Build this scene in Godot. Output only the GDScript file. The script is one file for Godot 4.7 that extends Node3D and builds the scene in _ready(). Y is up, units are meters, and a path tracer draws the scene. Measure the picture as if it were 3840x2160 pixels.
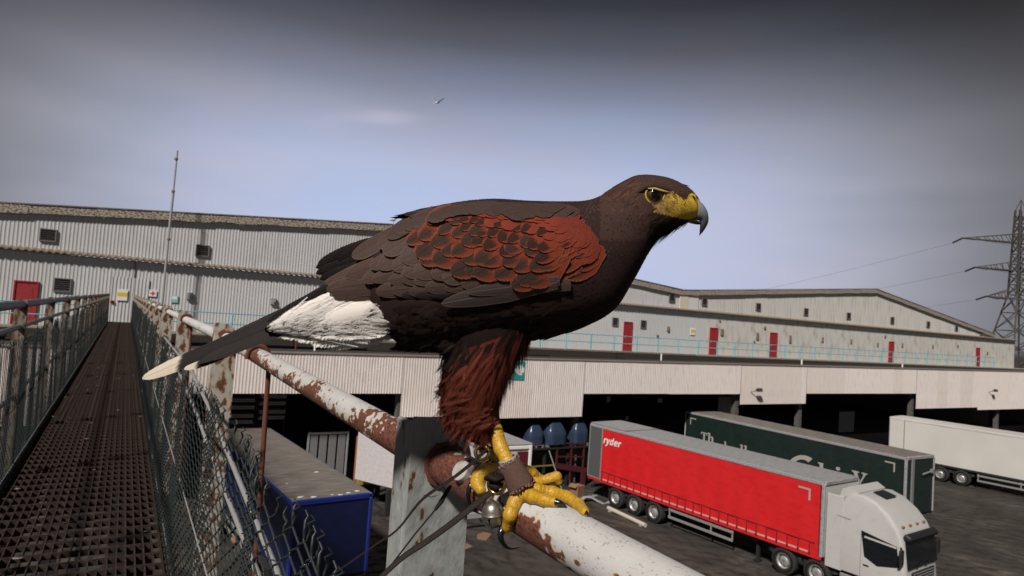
extends Node3D
# A hawk on a rusty handrail beside a grating walkway; behind it warehouses, a loading canopy and lorries in the yard below.

const EYE := Vector3(0.0, 1.33, 0.0)
const FS := 2420.9            # focal length of the photograph in its own pixels
const SIZE := 1.176            # the hawk was drawn up smaller than life
const PERCH := 0.575          # metres from the lens to the hawk at that size
const YARD := -8.0            # the yard lies eight metres under the walkway
const RAIL_R := 0.024
const WALL := -34.18
const FASCIA := -30.0

const ORDINAL := ["first", "second", "third", "fourth", "fifth", "sixth", "seventh", "eighth", "ninth"]

var cam := Basis(Vector3(0.85577, 0.06883, 0.51276), Vector3(-0.08347, 0.99649, 0.00555), Vector3(-0.51058, -0.04755, 0.85851)).orthonormalized()
var M := {}
var rng := RandomNumberGenerator.new()
var used := {}

# ------------------------------------------------------------------ mesh builder
class MB:
	var v := PackedVector3Array()
	var n := PackedVector3Array()
	var t := PackedVector2Array()
	var c := PackedColorArray()
	var i := PackedInt32Array()
	var tint := Color.WHITE
	func vert(p: Vector3, nn: Vector3, u := Vector2.ZERO) -> int:
		v.append(p); n.append(nn); t.append(u); c.append(tint)
		return v.size() - 1
	func tri(a: int, b: int, d: int) -> void:
		i.append(a); i.append(b); i.append(d)
	func flat3(a: Vector3, b: Vector3, d: Vector3, out: Vector3) -> void:
		var nn := (b - a).cross(d - a)
		if nn.length_squared() < 1e-16: return
		nn = nn.normalized()
		if nn.dot(out) < 0.0: nn = -nn
		tri(vert(a, nn, Vector2(0, 0)), vert(b, nn, Vector2(1, 0)), vert(d, nn, Vector2(1, 1)))
	func flat4(a: Vector3, b: Vector3, d: Vector3, e: Vector3, out: Vector3) -> void:
		var nn := (b - a).cross(e - a)
		if nn.length_squared() < 1e-16: nn = (d - b).cross(e - b)
		if nn.length_squared() < 1e-16: return
		nn = nn.normalized()
		if nn.dot(out) < 0.0: nn = -nn
		var p := vert(a, nn, Vector2(0, 0))
		var q := vert(b, nn, Vector2(1, 0))
		var r := vert(d, nn, Vector2(1, 1))
		var s := vert(e, nn, Vector2(0, 1))
		tri(p, q, r); tri(p, r, s)
	func box(at: Vector3, size: Vector3, b := Basis()) -> void:
		var h := size * 0.5
		for ax in 3:
			var x := Vector3.ZERO; x[ax] = 1.0
			var y := Vector3.ZERO; y[(ax + 1) % 3] = h[(ax + 1) % 3]
			var z := Vector3.ZERO; z[(ax + 2) % 3] = h[(ax + 2) % 3]
			for s in [-1.0, 1.0]:
				var o: Vector3 = x * h[ax] * s
				flat4(at + b * (o - y - z), at + b * (o + y - z), at + b * (o + y + z), at + b * (o - y + z), b * (x * s))
	func cbox(at: Vector3, size: Vector3, k: float, b := Basis()) -> void:
		# a box whose edges and corners are chamfered by k
		var h := size * 0.5
		for ax in 3:
			var a1 := (ax + 1) % 3
			var a2 := (ax + 2) % 3
			for s in [-1.0, 1.0]:
				var p := []
				for q in [[-1, -1], [1, -1], [1, 1], [-1, 1]]:
					var o := Vector3.ZERO
					o[ax] = h[ax] * s; o[a1] = (h[a1] - k) * q[0]; o[a2] = (h[a2] - k) * q[1]
					p.append(at + b * o)
				var out := Vector3.ZERO; out[ax] = s
				flat4(p[0], p[1], p[2], p[3], b * out)
				for s2 in [-1.0, 1.0]:
					var e := []
					for q in [[0, -1], [0, 1], [1, 1], [1, -1]]:
						var o := Vector3.ZERO
						o[ax] = (h[ax] if q[0] == 0 else h[ax] - k) * s
						o[a1] = (h[a1] - k if q[0] == 0 else h[a1]) * s2
						o[a2] = (h[a2] - k) * q[1]
						e.append(at + b * o)
					var out2 := Vector3.ZERO; out2[ax] = s; out2[a1] = s2
					flat4(e[0], e[1], e[2], e[3], b * out2)
		for sx in [-1.0, 1.0]:
			for sy in [-1.0, 1.0]:
				for sz in [-1.0, 1.0]:
					var g := Vector3(sx, sy, sz)
					flat3(at + b * (Vector3(h.x, h.y - k, h.z - k) * g), at + b * (Vector3(h.x - k, h.y, h.z - k) * g), at + b * (Vector3(h.x - k, h.y - k, h.z) * g), b * g)
	func bar(a: Vector3, b: Vector3, w: float, d: float, up := Vector3.UP) -> void:
		var z := (b - a).normalized()
		if absf(z.dot(up)) > 0.98: up = Vector3(1, 0, 0)
		var x := up.cross(z).normalized()
		box((a + b) * 0.5, Vector3(w, d, (b - a).length()), Basis(x, z.cross(x), z))
	func grid(rows: Array, closed: bool, outward := true, us := 1.0, vs := 1.0) -> void:
		# smooth surface through rows of points; normals point away from each row's middle when outward
		var nr := rows.size()
		var nc: int = rows[0].size()
		var first := v.size()
		for r in nr:
			var mid := Vector3.ZERO
			for p in rows[r]: mid += p
			mid /= nc
			for k in nc:
				var ka := (k - 1 + nc) % nc if closed else maxi(k - 1, 0)
				var kb := (k + 1) % nc if closed else mini(k + 1, nc - 1)
				var du: Vector3 = rows[r][kb] - rows[r][ka]
				var dv: Vector3 = rows[mini(r + 1, nr - 1)][k] - rows[maxi(r - 1, 0)][k]
				var nn := du.cross(dv)
				nn = nn.normalized() if nn.length_squared() > 1e-18 else (rows[r][k] - mid).normalized()
				if nn.length_squared() < 0.5: nn = dv.normalized()
				if outward and nn.dot(rows[r][k] - mid) < 0.0: nn = -nn
				vert(rows[r][k], nn, Vector2(us * k / (nc - (0 if closed else 1)), vs * r / maxf(nr - 1, 1)))
		for r in nr - 1:
			for k in (nc if closed else nc - 1):
				var a := first + r * nc + k
				var b := first + r * nc + (k + 1) % nc
				tri(a, b, b + nc); tri(a, b + nc, a + nc)
	func cap(ring, out: Vector3) -> void:
		var mid := Vector3.ZERO
		for p in ring: mid += p
		mid /= ring.size()
		for k in ring.size(): flat3(mid, ring[k], ring[(k + 1) % ring.size()], out)
	func tube(pts: Array, radii, sides := 8, caps := true, squash := 1.0, hint := Vector3.UP) -> void:
		var rows := []
		var up := hint
		for k in pts.size():
			var d: Vector3 = (pts[mini(k + 1, pts.size() - 1)] - pts[maxi(k - 1, 0)]).normalized()
			if absf(d.dot(up)) > 0.97: up = Vector3(1, 0, 0) if absf(d.x) < 0.9 else Vector3(0, 0, 1)
			var x := up.cross(d).normalized()
			var y := d.cross(x)
			up = y
			var r: float = radii if radii is float else radii[k]
			var row := PackedVector3Array()
			for s in sides:
				var a := TAU * s / sides
				row.append(pts[k] + x * cos(a) * r + y * sin(a) * r * squash)
			rows.append(row)
		grid(rows, true)
		if caps:
			cap(rows[0], pts[0] - pts[1]); cap(rows[-1], pts[-1] - pts[-2])
	func lathe(profile: Array, xf: Transform3D, sides := 24) -> void:
		# profile of (radius, height) turned about the y axis of xf
		var rows := []
		for p in profile:
			var row := PackedVector3Array()
			for s in sides:
				var a := TAU * s / sides
				row.append(xf * Vector3(cos(a) * p.x, p.y, sin(a) * p.x))
			rows.append(row)
		grid(rows, true)
	func ball(at: Vector3, r: Vector3, b := Basis(), seg := 16) -> void:
		var rows := []
		for k in seg / 2 + 1:
			var e := PI * k / (seg / 2) - PI / 2
			var row := PackedVector3Array()
			for s in seg:
				var a := TAU * s / seg
				row.append(at + b * (Vector3(cos(a) * cos(e), sin(e), sin(a) * cos(e)) * r))
			rows.append(row)
		grid(rows, true)
	func prism(poly: PackedVector2Array, depth: float, xf := Transform3D()) -> void:
		# a flat outline in x and y of xf, given thickness along +z
		var idx := Geometry2D.triangulate_polygon(poly)
		for k in range(0, idx.size(), 3):
			for s in [0.0, 1.0]:
				var q := []
				for m in 3: q.append(xf * Vector3(poly[idx[k + m]].x, poly[idx[k + m]].y, depth * s))
				flat3(q[0], q[1], q[2], xf.basis.z * (s * 2.0 - 1.0))
		var ccw := not Geometry2D.is_polygon_clockwise(poly)
		for k in poly.size():
			var a := poly[k]
			var b := poly[(k + 1) % poly.size()]
			var o := Vector2(b.y - a.y, a.x - b.x) * (1.0 if ccw else -1.0)
			flat4(xf * Vector3(a.x, a.y, 0), xf * Vector3(b.x, b.y, 0), xf * Vector3(b.x, b.y, depth), xf * Vector3(a.x, a.y, depth), xf.basis * Vector3(o.x, o.y, 0))
	func smooth(crease := 40.0) -> void:
		# shares normals between flat faces that meet at less than the crease angle
		var at := {}
		var face := PackedVector3Array()
		face.resize(v.size())
		for k in v.size():
			face[k] = n[k]
			var key := Vector3i((v[k] * 4000.0).round())
			if not at.has(key): at[key] = []
			at[key].append(k)
		var lim := cos(deg_to_rad(crease))
		for key in at:
			for a in at[key]:
				var s := Vector3.ZERO
				for b in at[key]:
					if face[a].dot(face[b]) > lim: s += face[b]
				n[a] = s.normalized()
	func mesh(m: Material) -> ArrayMesh:
		for k in range(0, i.size(), 3):
			var a := i[k]; var b := i[k + 1]; var d := i[k + 2]
			if (v[d] - v[a]).cross(v[b] - v[a]).dot(n[a] + n[b] + n[d]) < 0.0:
				i[k + 1] = d; i[k + 2] = b
		var arr := []
		arr.resize(Mesh.ARRAY_MAX)
		arr[Mesh.ARRAY_VERTEX] = v; arr[Mesh.ARRAY_NORMAL] = n; arr[Mesh.ARRAY_TEX_UV] = t
		arr[Mesh.ARRAY_COLOR] = c; arr[Mesh.ARRAY_INDEX] = i
		var out := ArrayMesh.new()
		out.add_surface_from_arrays(Mesh.PRIMITIVE_TRIANGLES, arr)
		out.surface_set_material(0, m)
		return out

# ------------------------------------------------------------------ naming and tagging
func numbered(called: String) -> String:
	used[called] = used.get(called, -1) + 1
	return called if used[called] == 0 else "%s_%03d" % [called, used[called]]

func place(o: Node, called: String, parent: Node) -> void:
	if parent == self:
		o.name = numbered(called)
	else:
		var k := 0
		var want := called
		while parent.has_node(NodePath(want)):
			k += 1
			want = "%s_%03d" % [called, k]
		o.name = want
	parent.add_child(o, true)

func obj(called: String, mb: MB, m: Material, parent: Node = self) -> MeshInstance3D:
	return inst(called, mb.mesh(m), parent)

func inst(called: String, mesh: Mesh, parent: Node = self, xf := Transform3D()) -> MeshInstance3D:
	var o := MeshInstance3D.new()
	o.mesh = mesh
	o.transform = xf
	place(o, called, parent)
	return o

func base(called: String, label: String, category: String, at := Vector3.ZERO, group := "") -> Node3D:
	var o := Node3D.new()
	place(o, called, self)
	o.position = at
	return tag(o, label, category, group)

func tag(o: Node3D, label: String, category := "", group := "", kind := "") -> Node3D:
	if label: o.set_meta("label", label)
	if category: o.set_meta("category", category)
	if group: o.set_meta("group", group)
	if kind: o.set_meta("kind", kind)
	return o

func stuff(o: Node3D) -> Node3D:
	o.set_meta("kind", "stuff")
	return o

func copy(o: Node3D, called: String, label: String) -> Node3D:
	var r: Node3D = o.duplicate()
	r.name = numbered(called)
	add_child(r, true)
	r.set_meta("label", label)
	return r

func many(called: String, mesh: Mesh, xfs: Array, cols, parent: Node) -> MultiMeshInstance3D:
	var mm := MultiMesh.new()
	mm.transform_format = MultiMesh.TRANSFORM_3D
	mm.use_colors = cols != null
	mm.mesh = mesh
	mm.instance_count = xfs.size()
	for k in xfs.size():
		mm.set_instance_transform(k, xfs[k])
		if cols != null: mm.set_instance_color(k, cols[k])
	var o := MultiMeshInstance3D.new()
	o.multimesh = mm
	place(o, called, parent)
	stuff(o)
	return o

# ------------------------------------------------------------------ materials
func lin(r: float, g: float, b: float) -> Color:
	return Color(r, g, b).linear_to_srgb()

func noise(seed_: int, freq: float, oct := 4, kind := FastNoiseLite.TYPE_SIMPLEX_SMOOTH) -> FastNoiseLite:
	var f := FastNoiseLite.new()
	f.seed = seed_; f.frequency = freq; f.fractal_octaves = oct; f.noise_type = kind
	return f

func ramp(stops: Array) -> Gradient:
	# stops of [offset, colour]
	var g := Gradient.new()
	var o := PackedFloat32Array()
	var c := PackedColorArray()
	for s in stops: o.append(s[0]); c.append(s[1])
	g.offsets = o; g.colors = c
	return g

func noise_tex(f: FastNoiseLite, g: Gradient, side := 512) -> NoiseTexture2D:
	var t := NoiseTexture2D.new()
	t.width = side; t.height = side; t.seamless = true; t.noise = f; t.color_ramp = g
	return t

func bump_tex(f: FastNoiseLite, strength: float, side := 256) -> NoiseTexture2D:
	var t := NoiseTexture2D.new()
	t.width = side; t.height = side; t.seamless = true; t.noise = f
	t.as_normal_map = true; t.bump_strength = strength
	return t

func mat(col: Color, rough := 0.8, metal := 0.0) -> StandardMaterial3D:
	var m := StandardMaterial3D.new()
	m.albedo_color = col; m.roughness = rough; m.metallic = metal
	return m

func patchy(stops: Array, f: FastNoiseLite, scale: Vector3, rough := 0.85, side := 512, world := true) -> StandardMaterial3D:
	var m := mat(Color.WHITE, rough)
	m.albedo_texture = noise_tex(f, ramp(stops), side)
	m.uv1_triplanar = true; m.uv1_world_triplanar = world; m.uv1_scale = scale
	return m

func image_mat(im: Image, rough := 0.8) -> StandardMaterial3D:
	var m := mat(Color.WHITE, rough)
	m.albedo_texture = ImageTexture.create_from_image(im)
	return m

func make_materials() -> void:
	M.clad = patchy([[0.0, lin(0.41, 0.415, 0.42)], [0.45, lin(0.50, 0.51, 0.52)], [0.7, lin(0.53, 0.54, 0.55)], [1.0, lin(0.45, 0.45, 0.44)]], noise(3, 0.02, 5), Vector3(0.35, 0.06, 0.35), 0.6)
	M.fascia = patchy([[0.0, lin(0.57, 0.52, 0.495)], [0.4, lin(0.71, 0.655, 0.63)], [0.75, lin(0.75, 0.70, 0.675)], [1.0, lin(0.63, 0.58, 0.55)]], noise(5, 0.02, 5), Vector3(0.4, 0.07, 0.4), 0.6)
	M.block = patchy([[0.0, lin(0.30, 0.29, 0.26)], [0.25, lin(0.47, 0.46, 0.43)], [0.55, lin(0.56, 0.55, 0.52)], [1.0, lin(0.58, 0.57, 0.54)]], noise(8, 0.012, 5), Vector3(0.25, 0.12, 0.25), 0.85)
	M.clad_old = patchy([[0.0, lin(0.32, 0.31, 0.28)], [0.3, lin(0.47, 0.465, 0.44)], [0.6, lin(0.53, 0.525, 0.50)], [1.0, lin(0.50, 0.49, 0.46)]], noise(18, 0.015, 4), Vector3(0.5, 0.04, 0.5), 0.7)
	M.cream = mat(lin(0.60, 0.55, 0.42), 0.7)
	M.white_panel = mat(lin(0.62, 0.62, 0.61), 0.6)
	M.verge = patchy([[0.0, lin(0.035, 0.028, 0.02)], [0.36, lin(0.13, 0.10, 0.075)], [0.52, lin(0.34, 0.30, 0.25)], [0.72, lin(0.47, 0.42, 0.36)], [0.9, lin(0.22, 0.15, 0.09)]], noise(11, 0.03, 5), Vector3(0.45, 0.8, 0.45), 0.9)
	M.ledge = patchy([[0.0, lin(0.05, 0.04, 0.03)], [0.4, lin(0.16, 0.125, 0.09)], [0.65, lin(0.27, 0.22, 0.16)], [1.0, lin(0.12, 0.09, 0.06)]], noise(12, 0.05, 4), Vector3(0.6, 0.6, 0.6), 0.95)
	M.dark_edge = patchy([[0.0, lin(0.008, 0.007, 0.006)], [0.5, lin(0.025, 0.02, 0.017)], [0.75, lin(0.07, 0.055, 0.04)], [1.0, lin(0.16, 0.13, 0.10)]], noise(14, 0.06, 4), Vector3(0.7, 0.7, 0.7), 0.95)
	M.roof = patchy([[0.0, lin(0.12, 0.11, 0.10)], [1.0, lin(0.26, 0.25, 0.23)]], noise(15, 0.03), Vector3(0.3, 0.3, 0.3), 0.9)
	M.red_door = patchy([[0.0, lin(0.22, 0.012, 0.016)], [0.6, lin(0.33, 0.022, 0.028)], [1.0, lin(0.26, 0.03, 0.03)]], noise(17, 0.03), Vector3(0.8, 0.3, 0.8), 0.6)
	M.vent = mat(lin(0.16, 0.155, 0.15), 0.7)
	M.vent_dark = mat(lin(0.03, 0.03, 0.03), 0.9)
	M.teal_rail = mat(lin(0.10, 0.42, 0.50), 0.6)
	M.teal_sign = mat(lin(0.015, 0.30, 0.26), 0.5)
	M.white = mat(lin(0.75, 0.75, 0.73), 0.5)
	M.yellow = mat(lin(0.70, 0.48, 0.03), 0.5)
	M.red = mat(lin(0.55, 0.05, 0.03), 0.5)
	M.black = mat(lin(0.012, 0.012, 0.013), 0.6)
	M.galv = patchy([[0.0, lin(0.16, 0.165, 0.17)], [0.5, lin(0.30, 0.31, 0.32)], [1.0, lin(0.38, 0.385, 0.39)]], noise(19, 0.05), Vector3(6, 6, 6), 0.6)
	M.asphalt = patchy([[0.0, lin(0.014, 0.012, 0.010)], [0.4, lin(0.032, 0.027, 0.023)], [0.7, lin(0.046, 0.039, 0.033)], [1.0, lin(0.09, 0.078, 0.066)]], noise(21, 0.006, 9), Vector3(0.022, 0.022, 0.022), 0.95, 2048)
	M.asphalt.normal_enabled = true
	M.asphalt.normal_texture = bump_tex(noise(22, 0.2, 3), 3.0)
	M.concrete = patchy([[0.0, lin(0.16, 0.14, 0.12)], [1.0, lin(0.34, 0.31, 0.28)]], noise(23, 0.03), Vector3(0.8, 0.8, 0.8), 0.95)
	M.rust_bar = patchy([[0.0, lin(0.016, 0.011, 0.009)], [0.45, lin(0.036, 0.021, 0.017)], [0.75, lin(0.060, 0.036, 0.029)], [1.0, lin(0.12, 0.09, 0.075)]], noise(24, 0.03, 5), Vector3(1.6, 1.6, 1.6), 0.85)
	M.rust = patchy([[0.0, lin(0.05, 0.016, 0.010)], [0.5, lin(0.12, 0.036, 0.022)], [1.0, lin(0.19, 0.07, 0.04)]], noise(25, 0.06, 5), Vector3(12, 12, 12), 0.9)
	M.moss = patchy([[0.0, lin(0.02, 0.022, 0.012)], [0.5, lin(0.045, 0.05, 0.022)], [0.7, lin(0.09, 0.09, 0.06)], [1.0, lin(0.14, 0.12, 0.09)]], noise(26, 0.05, 5), Vector3(3, 3, 3), 0.95)
	M.post = patchy([[0.0, lin(0.035, 0.014, 0.008)], [0.17, lin(0.07, 0.028, 0.015)], [0.20, lin(0.17, 0.12, 0.07)], [0.25, lin(0.225, 0.235, 0.225)], [0.5, lin(0.255, 0.27, 0.265)], [0.8, lin(0.285, 0.30, 0.29)], [0.93, lin(0.25, 0.25, 0.23)], [1.0, lin(0.18, 0.15, 0.11)]], noise(27, 0.006, 6), Vector3(5, 2.4, 5), 0.7, 1024)
	M.post.normal_enabled = true
	M.post.normal_texture = bump_tex(noise(28, 0.03, 4), 2.5)
	M.post.normal_scale = 0.6
	M.post_old = patchy([[0.0, lin(0.05, 0.018, 0.010)], [0.36, lin(0.14, 0.055, 0.025)], [0.44, lin(0.30, 0.22, 0.13)], [0.52, lin(0.36, 0.34, 0.29)], [1.0, lin(0.44, 0.43, 0.39)]], noise(29, 0.012, 5), Vector3(4, 2.2, 4), 0.75, 512)
	M.wire = mat(lin(0.016, 0.024, 0.024), 0.45)
	M.wire_rail = patchy([[0.0, lin(0.06, 0.06, 0.06)], [0.5, lin(0.26, 0.26, 0.26)], [1.0, lin(0.40, 0.40, 0.39)]], noise(30, 0.05, 3), Vector3(14, 14, 9), 0.6)
	M.red_curtain = patchy([[0.0, lin(0.50, 0.010, 0.014)], [0.5, lin(0.58, 0.014, 0.018)], [1.0, lin(0.54, 0.018, 0.02)]], noise(31, 0.02), Vector3(0.3, 0.6, 0.3), 0.45, 256, false)
	M.green_curtain = patchy([[0.0, lin(0.006, 0.015, 0.013)], [1.0, lin(0.010, 0.023, 0.020)]], noise(32, 0.02), Vector3(0.3, 0.6, 0.3), 0.5, 256, false)
	M.blue_curtain = patchy([[0.0, lin(0.003, 0.006, 0.035)], [1.0, lin(0.005, 0.010, 0.062)]], noise(33, 0.02), Vector3(0.4, 0.6, 0.4), 0.5, 256, false)
	M.blue_top = mat(lin(0.008, 0.02, 0.17), 0.5)
	M.grey_roof = patchy([[0.0, lin(0.17, 0.17, 0.18)], [0.5, lin(0.27, 0.275, 0.29)], [1.0, lin(0.34, 0.345, 0.36)]], noise(34, 0.02, 4), Vector3(0.15, 0.6, 0.9), 0.6, 512, false)
	M.brown_roof = patchy([[0.0, lin(0.09, 0.078, 0.07)], [0.5, lin(0.155, 0.138, 0.125)], [0.8, lin(0.20, 0.18, 0.165)], [1.0, lin(0.27, 0.25, 0.23)]], noise(35, 0.02, 5), Vector3(0.1, 0.6, 0.7), 0.8, 512, false)
	M.grey_panel = patchy([[0.0, lin(0.05, 0.055, 0.06)], [1.0, lin(0.10, 0.105, 0.11)]], noise(36, 0.05), Vector3(2, 2, 2), 0.6, 256, false)
	M.alu = patchy([[0.0, lin(0.28, 0.28, 0.28)], [1.0, lin(0.5, 0.5, 0.5)]], noise(37, 0.05), Vector3(1, 1, 1), 0.4, 256, false)
	M.alu.metallic = 0.5
	M.trailer_white = patchy([[0.0, lin(0.50, 0.49, 0.46)], [1.0, lin(0.56, 0.55, 0.53)]], noise(38, 0.01), Vector3(0.1, 0.1, 0.1), 0.4, 256, false)
	M.cab_white = patchy([[0.0, lin(0.42, 0.415, 0.40)], [0.3, lin(0.46, 0.46, 0.45)], [1.0, lin(0.48, 0.48, 0.47)]], noise(55, 0.015, 5), Vector3(0.5, 0.5, 0.5), 0.3, 256, false)
	M.cab_white.clearcoat_enabled = true
	M.cab_white.clearcoat = 0.5
	M.cab_white.clearcoat_roughness = 0.1
	M.tyre = patchy([[0.0, lin(0.010, 0.010, 0.010)], [1.0, lin(0.032, 0.03, 0.028)]], noise(39, 0.05), Vector3(3, 3, 3), 0.9, 256, false)
	M.rim = mat(lin(0.42, 0.42, 0.42), 0.4, 0.5)
	M.chassis = mat(lin(0.012, 0.012, 0.013), 0.8)
	M.glass = mat(lin(0.008, 0.010, 0.013), 0.06)
	M.print = mat(lin(0.33, 0.32, 0.30), 0.7)
	M.pale_red = mat(lin(0.60, 0.30, 0.28), 0.5)
	M.strap = mat(lin(0.05, 0.006, 0.008), 0.8)
	M.rubber_red = mat(lin(0.07, 0.008, 0.010), 0.7)
	M.orange = mat(lin(0.30, 0.11, 0.03), 0.7)
	M.card = mat(lin(0.20, 0.115, 0.07), 0.9)
	M.board = patchy([[0.0, lin(0.10, 0.09, 0.085)], [1.0, lin(0.30, 0.28, 0.27)]], noise(40, 0.05), Vector3(0.3, 2, 2), 0.85)
	M.film = patchy([[0.0, lin(0.008, 0.016, 0.034)], [0.5, lin(0.024, 0.042, 0.08)], [1.0, lin(0.09, 0.13, 0.20)]], noise(41, 0.04, 4), Vector3(1.1, 1.1, 1.1), 0.25)
	M.lattice = mat(lin(0.055, 0.048, 0.042), 0.8)
	M.cable = mat(lin(0.06, 0.06, 0.07), 0.7)
	M.porcelain = mat(lin(0.07, 0.06, 0.07), 0.3)
	M.bark = mat(lin(0.06, 0.045, 0.03), 0.95)
	M.leaf = mat(lin(0.04, 0.06, 0.02), 0.8)
	M.leaf.vertex_color_use_as_albedo = true
	M.gull = mat(lin(0.60, 0.60, 0.58), 0.8)
	M.gull_grey = mat(lin(0.28, 0.29, 0.31), 0.8)
	M.brick = patchy([[0.0, lin(0.10, 0.035, 0.025)], [1.0, lin(0.19, 0.07, 0.05)]], noise(42, 0.05), Vector3(1, 1, 1), 0.9)
	M.brass = mat(lin(0.62, 0.42, 0.13), 0.28, 1.0)
	M.leather = patchy([[0.0, lin(0.008, 0.006, 0.005)], [0.6, lin(0.020, 0.014, 0.012)], [1.0, lin(0.055, 0.04, 0.033)]], noise(43, 0.05, 4), Vector3(60, 60, 60), 0.6, 256, false)
	M.suede = patchy([[0.0, lin(0.05, 0.03, 0.024)], [1.0, lin(0.17, 0.105, 0.085)]], noise(44, 0.06, 4), Vector3(50, 50, 50), 0.9, 256, false)
	M.fray = mat(lin(0.20, 0.11, 0.09), 0.95)
	M.nickel = patchy([[0.0, lin(0.20, 0.19, 0.165)], [0.5, lin(0.40, 0.385, 0.34)], [1.0, lin(0.52, 0.50, 0.45)]], noise(45, 0.04, 4), Vector3(45, 45, 45), 0.36, 256, false)
	M.nickel.metallic = 0.9
	M.ring = patchy([[0.0, lin(0.28, 0.29, 0.31)], [1.0, lin(0.44, 0.45, 0.47)]], noise(46, 0.05, 3), Vector3(80, 80, 80), 0.5, 256, false)
	M.horn = mat(lin(0.010, 0.010, 0.012), 0.22)
	M.skin = patchy([[0.0, lin(0.30, 0.14, 0.010)], [0.5, lin(0.46, 0.26, 0.015)], [1.0, lin(0.56, 0.35, 0.035)]], noise(47, 0.03, 4), Vector3(40, 40, 40), 0.42, 256, false)
	M.skin.normal_enabled = true
	var scale_n := noise(48, 0.06, 1, FastNoiseLite.TYPE_CELLULAR)
	scale_n.cellular_return_type = FastNoiseLite.RETURN_DISTANCE2_SUB
	M.skin.normal_texture = bump_tex(scale_n, 5.0)
	M.skin.normal_scale = 0.9
	M.iris = mat(lin(0.035, 0.012, 0.008), 0.04)
	M.iris.clearcoat_enabled = true
	M.pupil = mat(lin(0.003, 0.003, 0.003), 0.04)
	M.tinted = mat(Color.WHITE, 0.75)
	M.tinted.vertex_color_use_as_albedo = true
	M.beak = mat(Color.WHITE, 0.32)
	M.beak.vertex_color_use_as_albedo = true
	M.alu_dull = patchy([[0.0, lin(0.12, 0.12, 0.125)], [1.0, lin(0.26, 0.26, 0.265)]], noise(49, 0.04), Vector3(0.8, 0.8, 0.8), 0.7)
	M.van_white = patchy([[0.0, lin(0.42, 0.40, 0.41)], [1.0, lin(0.58, 0.555, 0.565)]], noise(50, 0.03), Vector3(0.4, 0.4, 0.4), 0.5)
	M.post_far = patchy([[0.0, lin(0.08, 0.03, 0.018)], [0.14, lin(0.20, 0.11, 0.06)], [0.2, lin(0.46, 0.44, 0.40)], [0.5, lin(0.56, 0.56, 0.56)], [1.0, lin(0.52, 0.53, 0.54)]], noise(51, 0.012, 5), Vector3(4, 4, 1.6), 0.6)
	M.post_dull = patchy([[0.0, lin(0.05, 0.05, 0.055)], [0.5, lin(0.11, 0.11, 0.12)], [1.0, lin(0.19, 0.19, 0.20)]], noise(52, 0.02, 4), Vector3(3, 3, 0.8), 0.6)
	M.post_left = patchy([[0.0, lin(0.04, 0.018, 0.011)], [0.36, lin(0.10, 0.045, 0.024)], [0.46, lin(0.17, 0.14, 0.10)], [1.0, lin(0.24, 0.235, 0.21)]], noise(53, 0.012, 5), Vector3(4, 1.6, 4), 0.8, 512)  # darker copy of the cream posts, left-hand vignette put into its colour
	for k in ["tinted", "leather", "suede", "fray"]: M[k].metallic_specular = 0.2
	M.clad2 = patchy([[0.0, lin(0.38, 0.385, 0.385)], [0.4, lin(0.48, 0.49, 0.50)], [0.75, lin(0.51, 0.52, 0.53)], [1.0, lin(0.42, 0.415, 0.40)]], noise(56, 0.02, 5), Vector3(0.8, 0.05, 0.8), 0.6)
	M.clad3 = patchy([[0.0, lin(0.45, 0.455, 0.465)], [0.5, lin(0.53, 0.54, 0.555)], [1.0, lin(0.48, 0.485, 0.49)]], noise(57, 0.02, 5), Vector3(0.6, 0.06, 0.6), 0.6)
	M.fascia2 = patchy([[0.0, lin(0.50, 0.45, 0.42)], [0.4, lin(0.66, 0.60, 0.565)], [0.75, lin(0.71, 0.65, 0.61)], [1.0, lin(0.55, 0.49, 0.45)]], noise(58, 0.02, 5), Vector3(0.9, 0.06, 0.9), 0.6)
	M.fascia3 = patchy([[0.0, lin(0.60, 0.55, 0.52)], [0.5, lin(0.75, 0.69, 0.655)], [1.0, lin(0.66, 0.61, 0.58)]], noise(59, 0.02, 5), Vector3(0.5, 0.07, 0.5), 0.6)
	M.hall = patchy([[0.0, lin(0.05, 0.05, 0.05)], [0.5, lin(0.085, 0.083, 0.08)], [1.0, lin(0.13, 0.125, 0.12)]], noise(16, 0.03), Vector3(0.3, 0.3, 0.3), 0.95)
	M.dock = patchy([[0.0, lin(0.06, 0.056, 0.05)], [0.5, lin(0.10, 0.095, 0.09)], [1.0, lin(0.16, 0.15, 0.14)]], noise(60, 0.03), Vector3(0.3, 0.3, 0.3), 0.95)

# ------------------------------------------------------------------ the place
func roofline(x: float) -> float:
	var p := [Vector2(-14, 3.93), Vector2(12.2, 6.05), Vector2(34.75, 4.27), Vector2(36.5, 4.40), Vector2(59.4, 6.40), Vector2(83.0, 3.30)]
	for k in p.size() - 1:
		if x <= p[k + 1].x: return lerpf(p[k].y, p[k + 1].y, (x - p[k].x) / (p[k + 1].x - p[k].x))
	return p[-1].y

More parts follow.
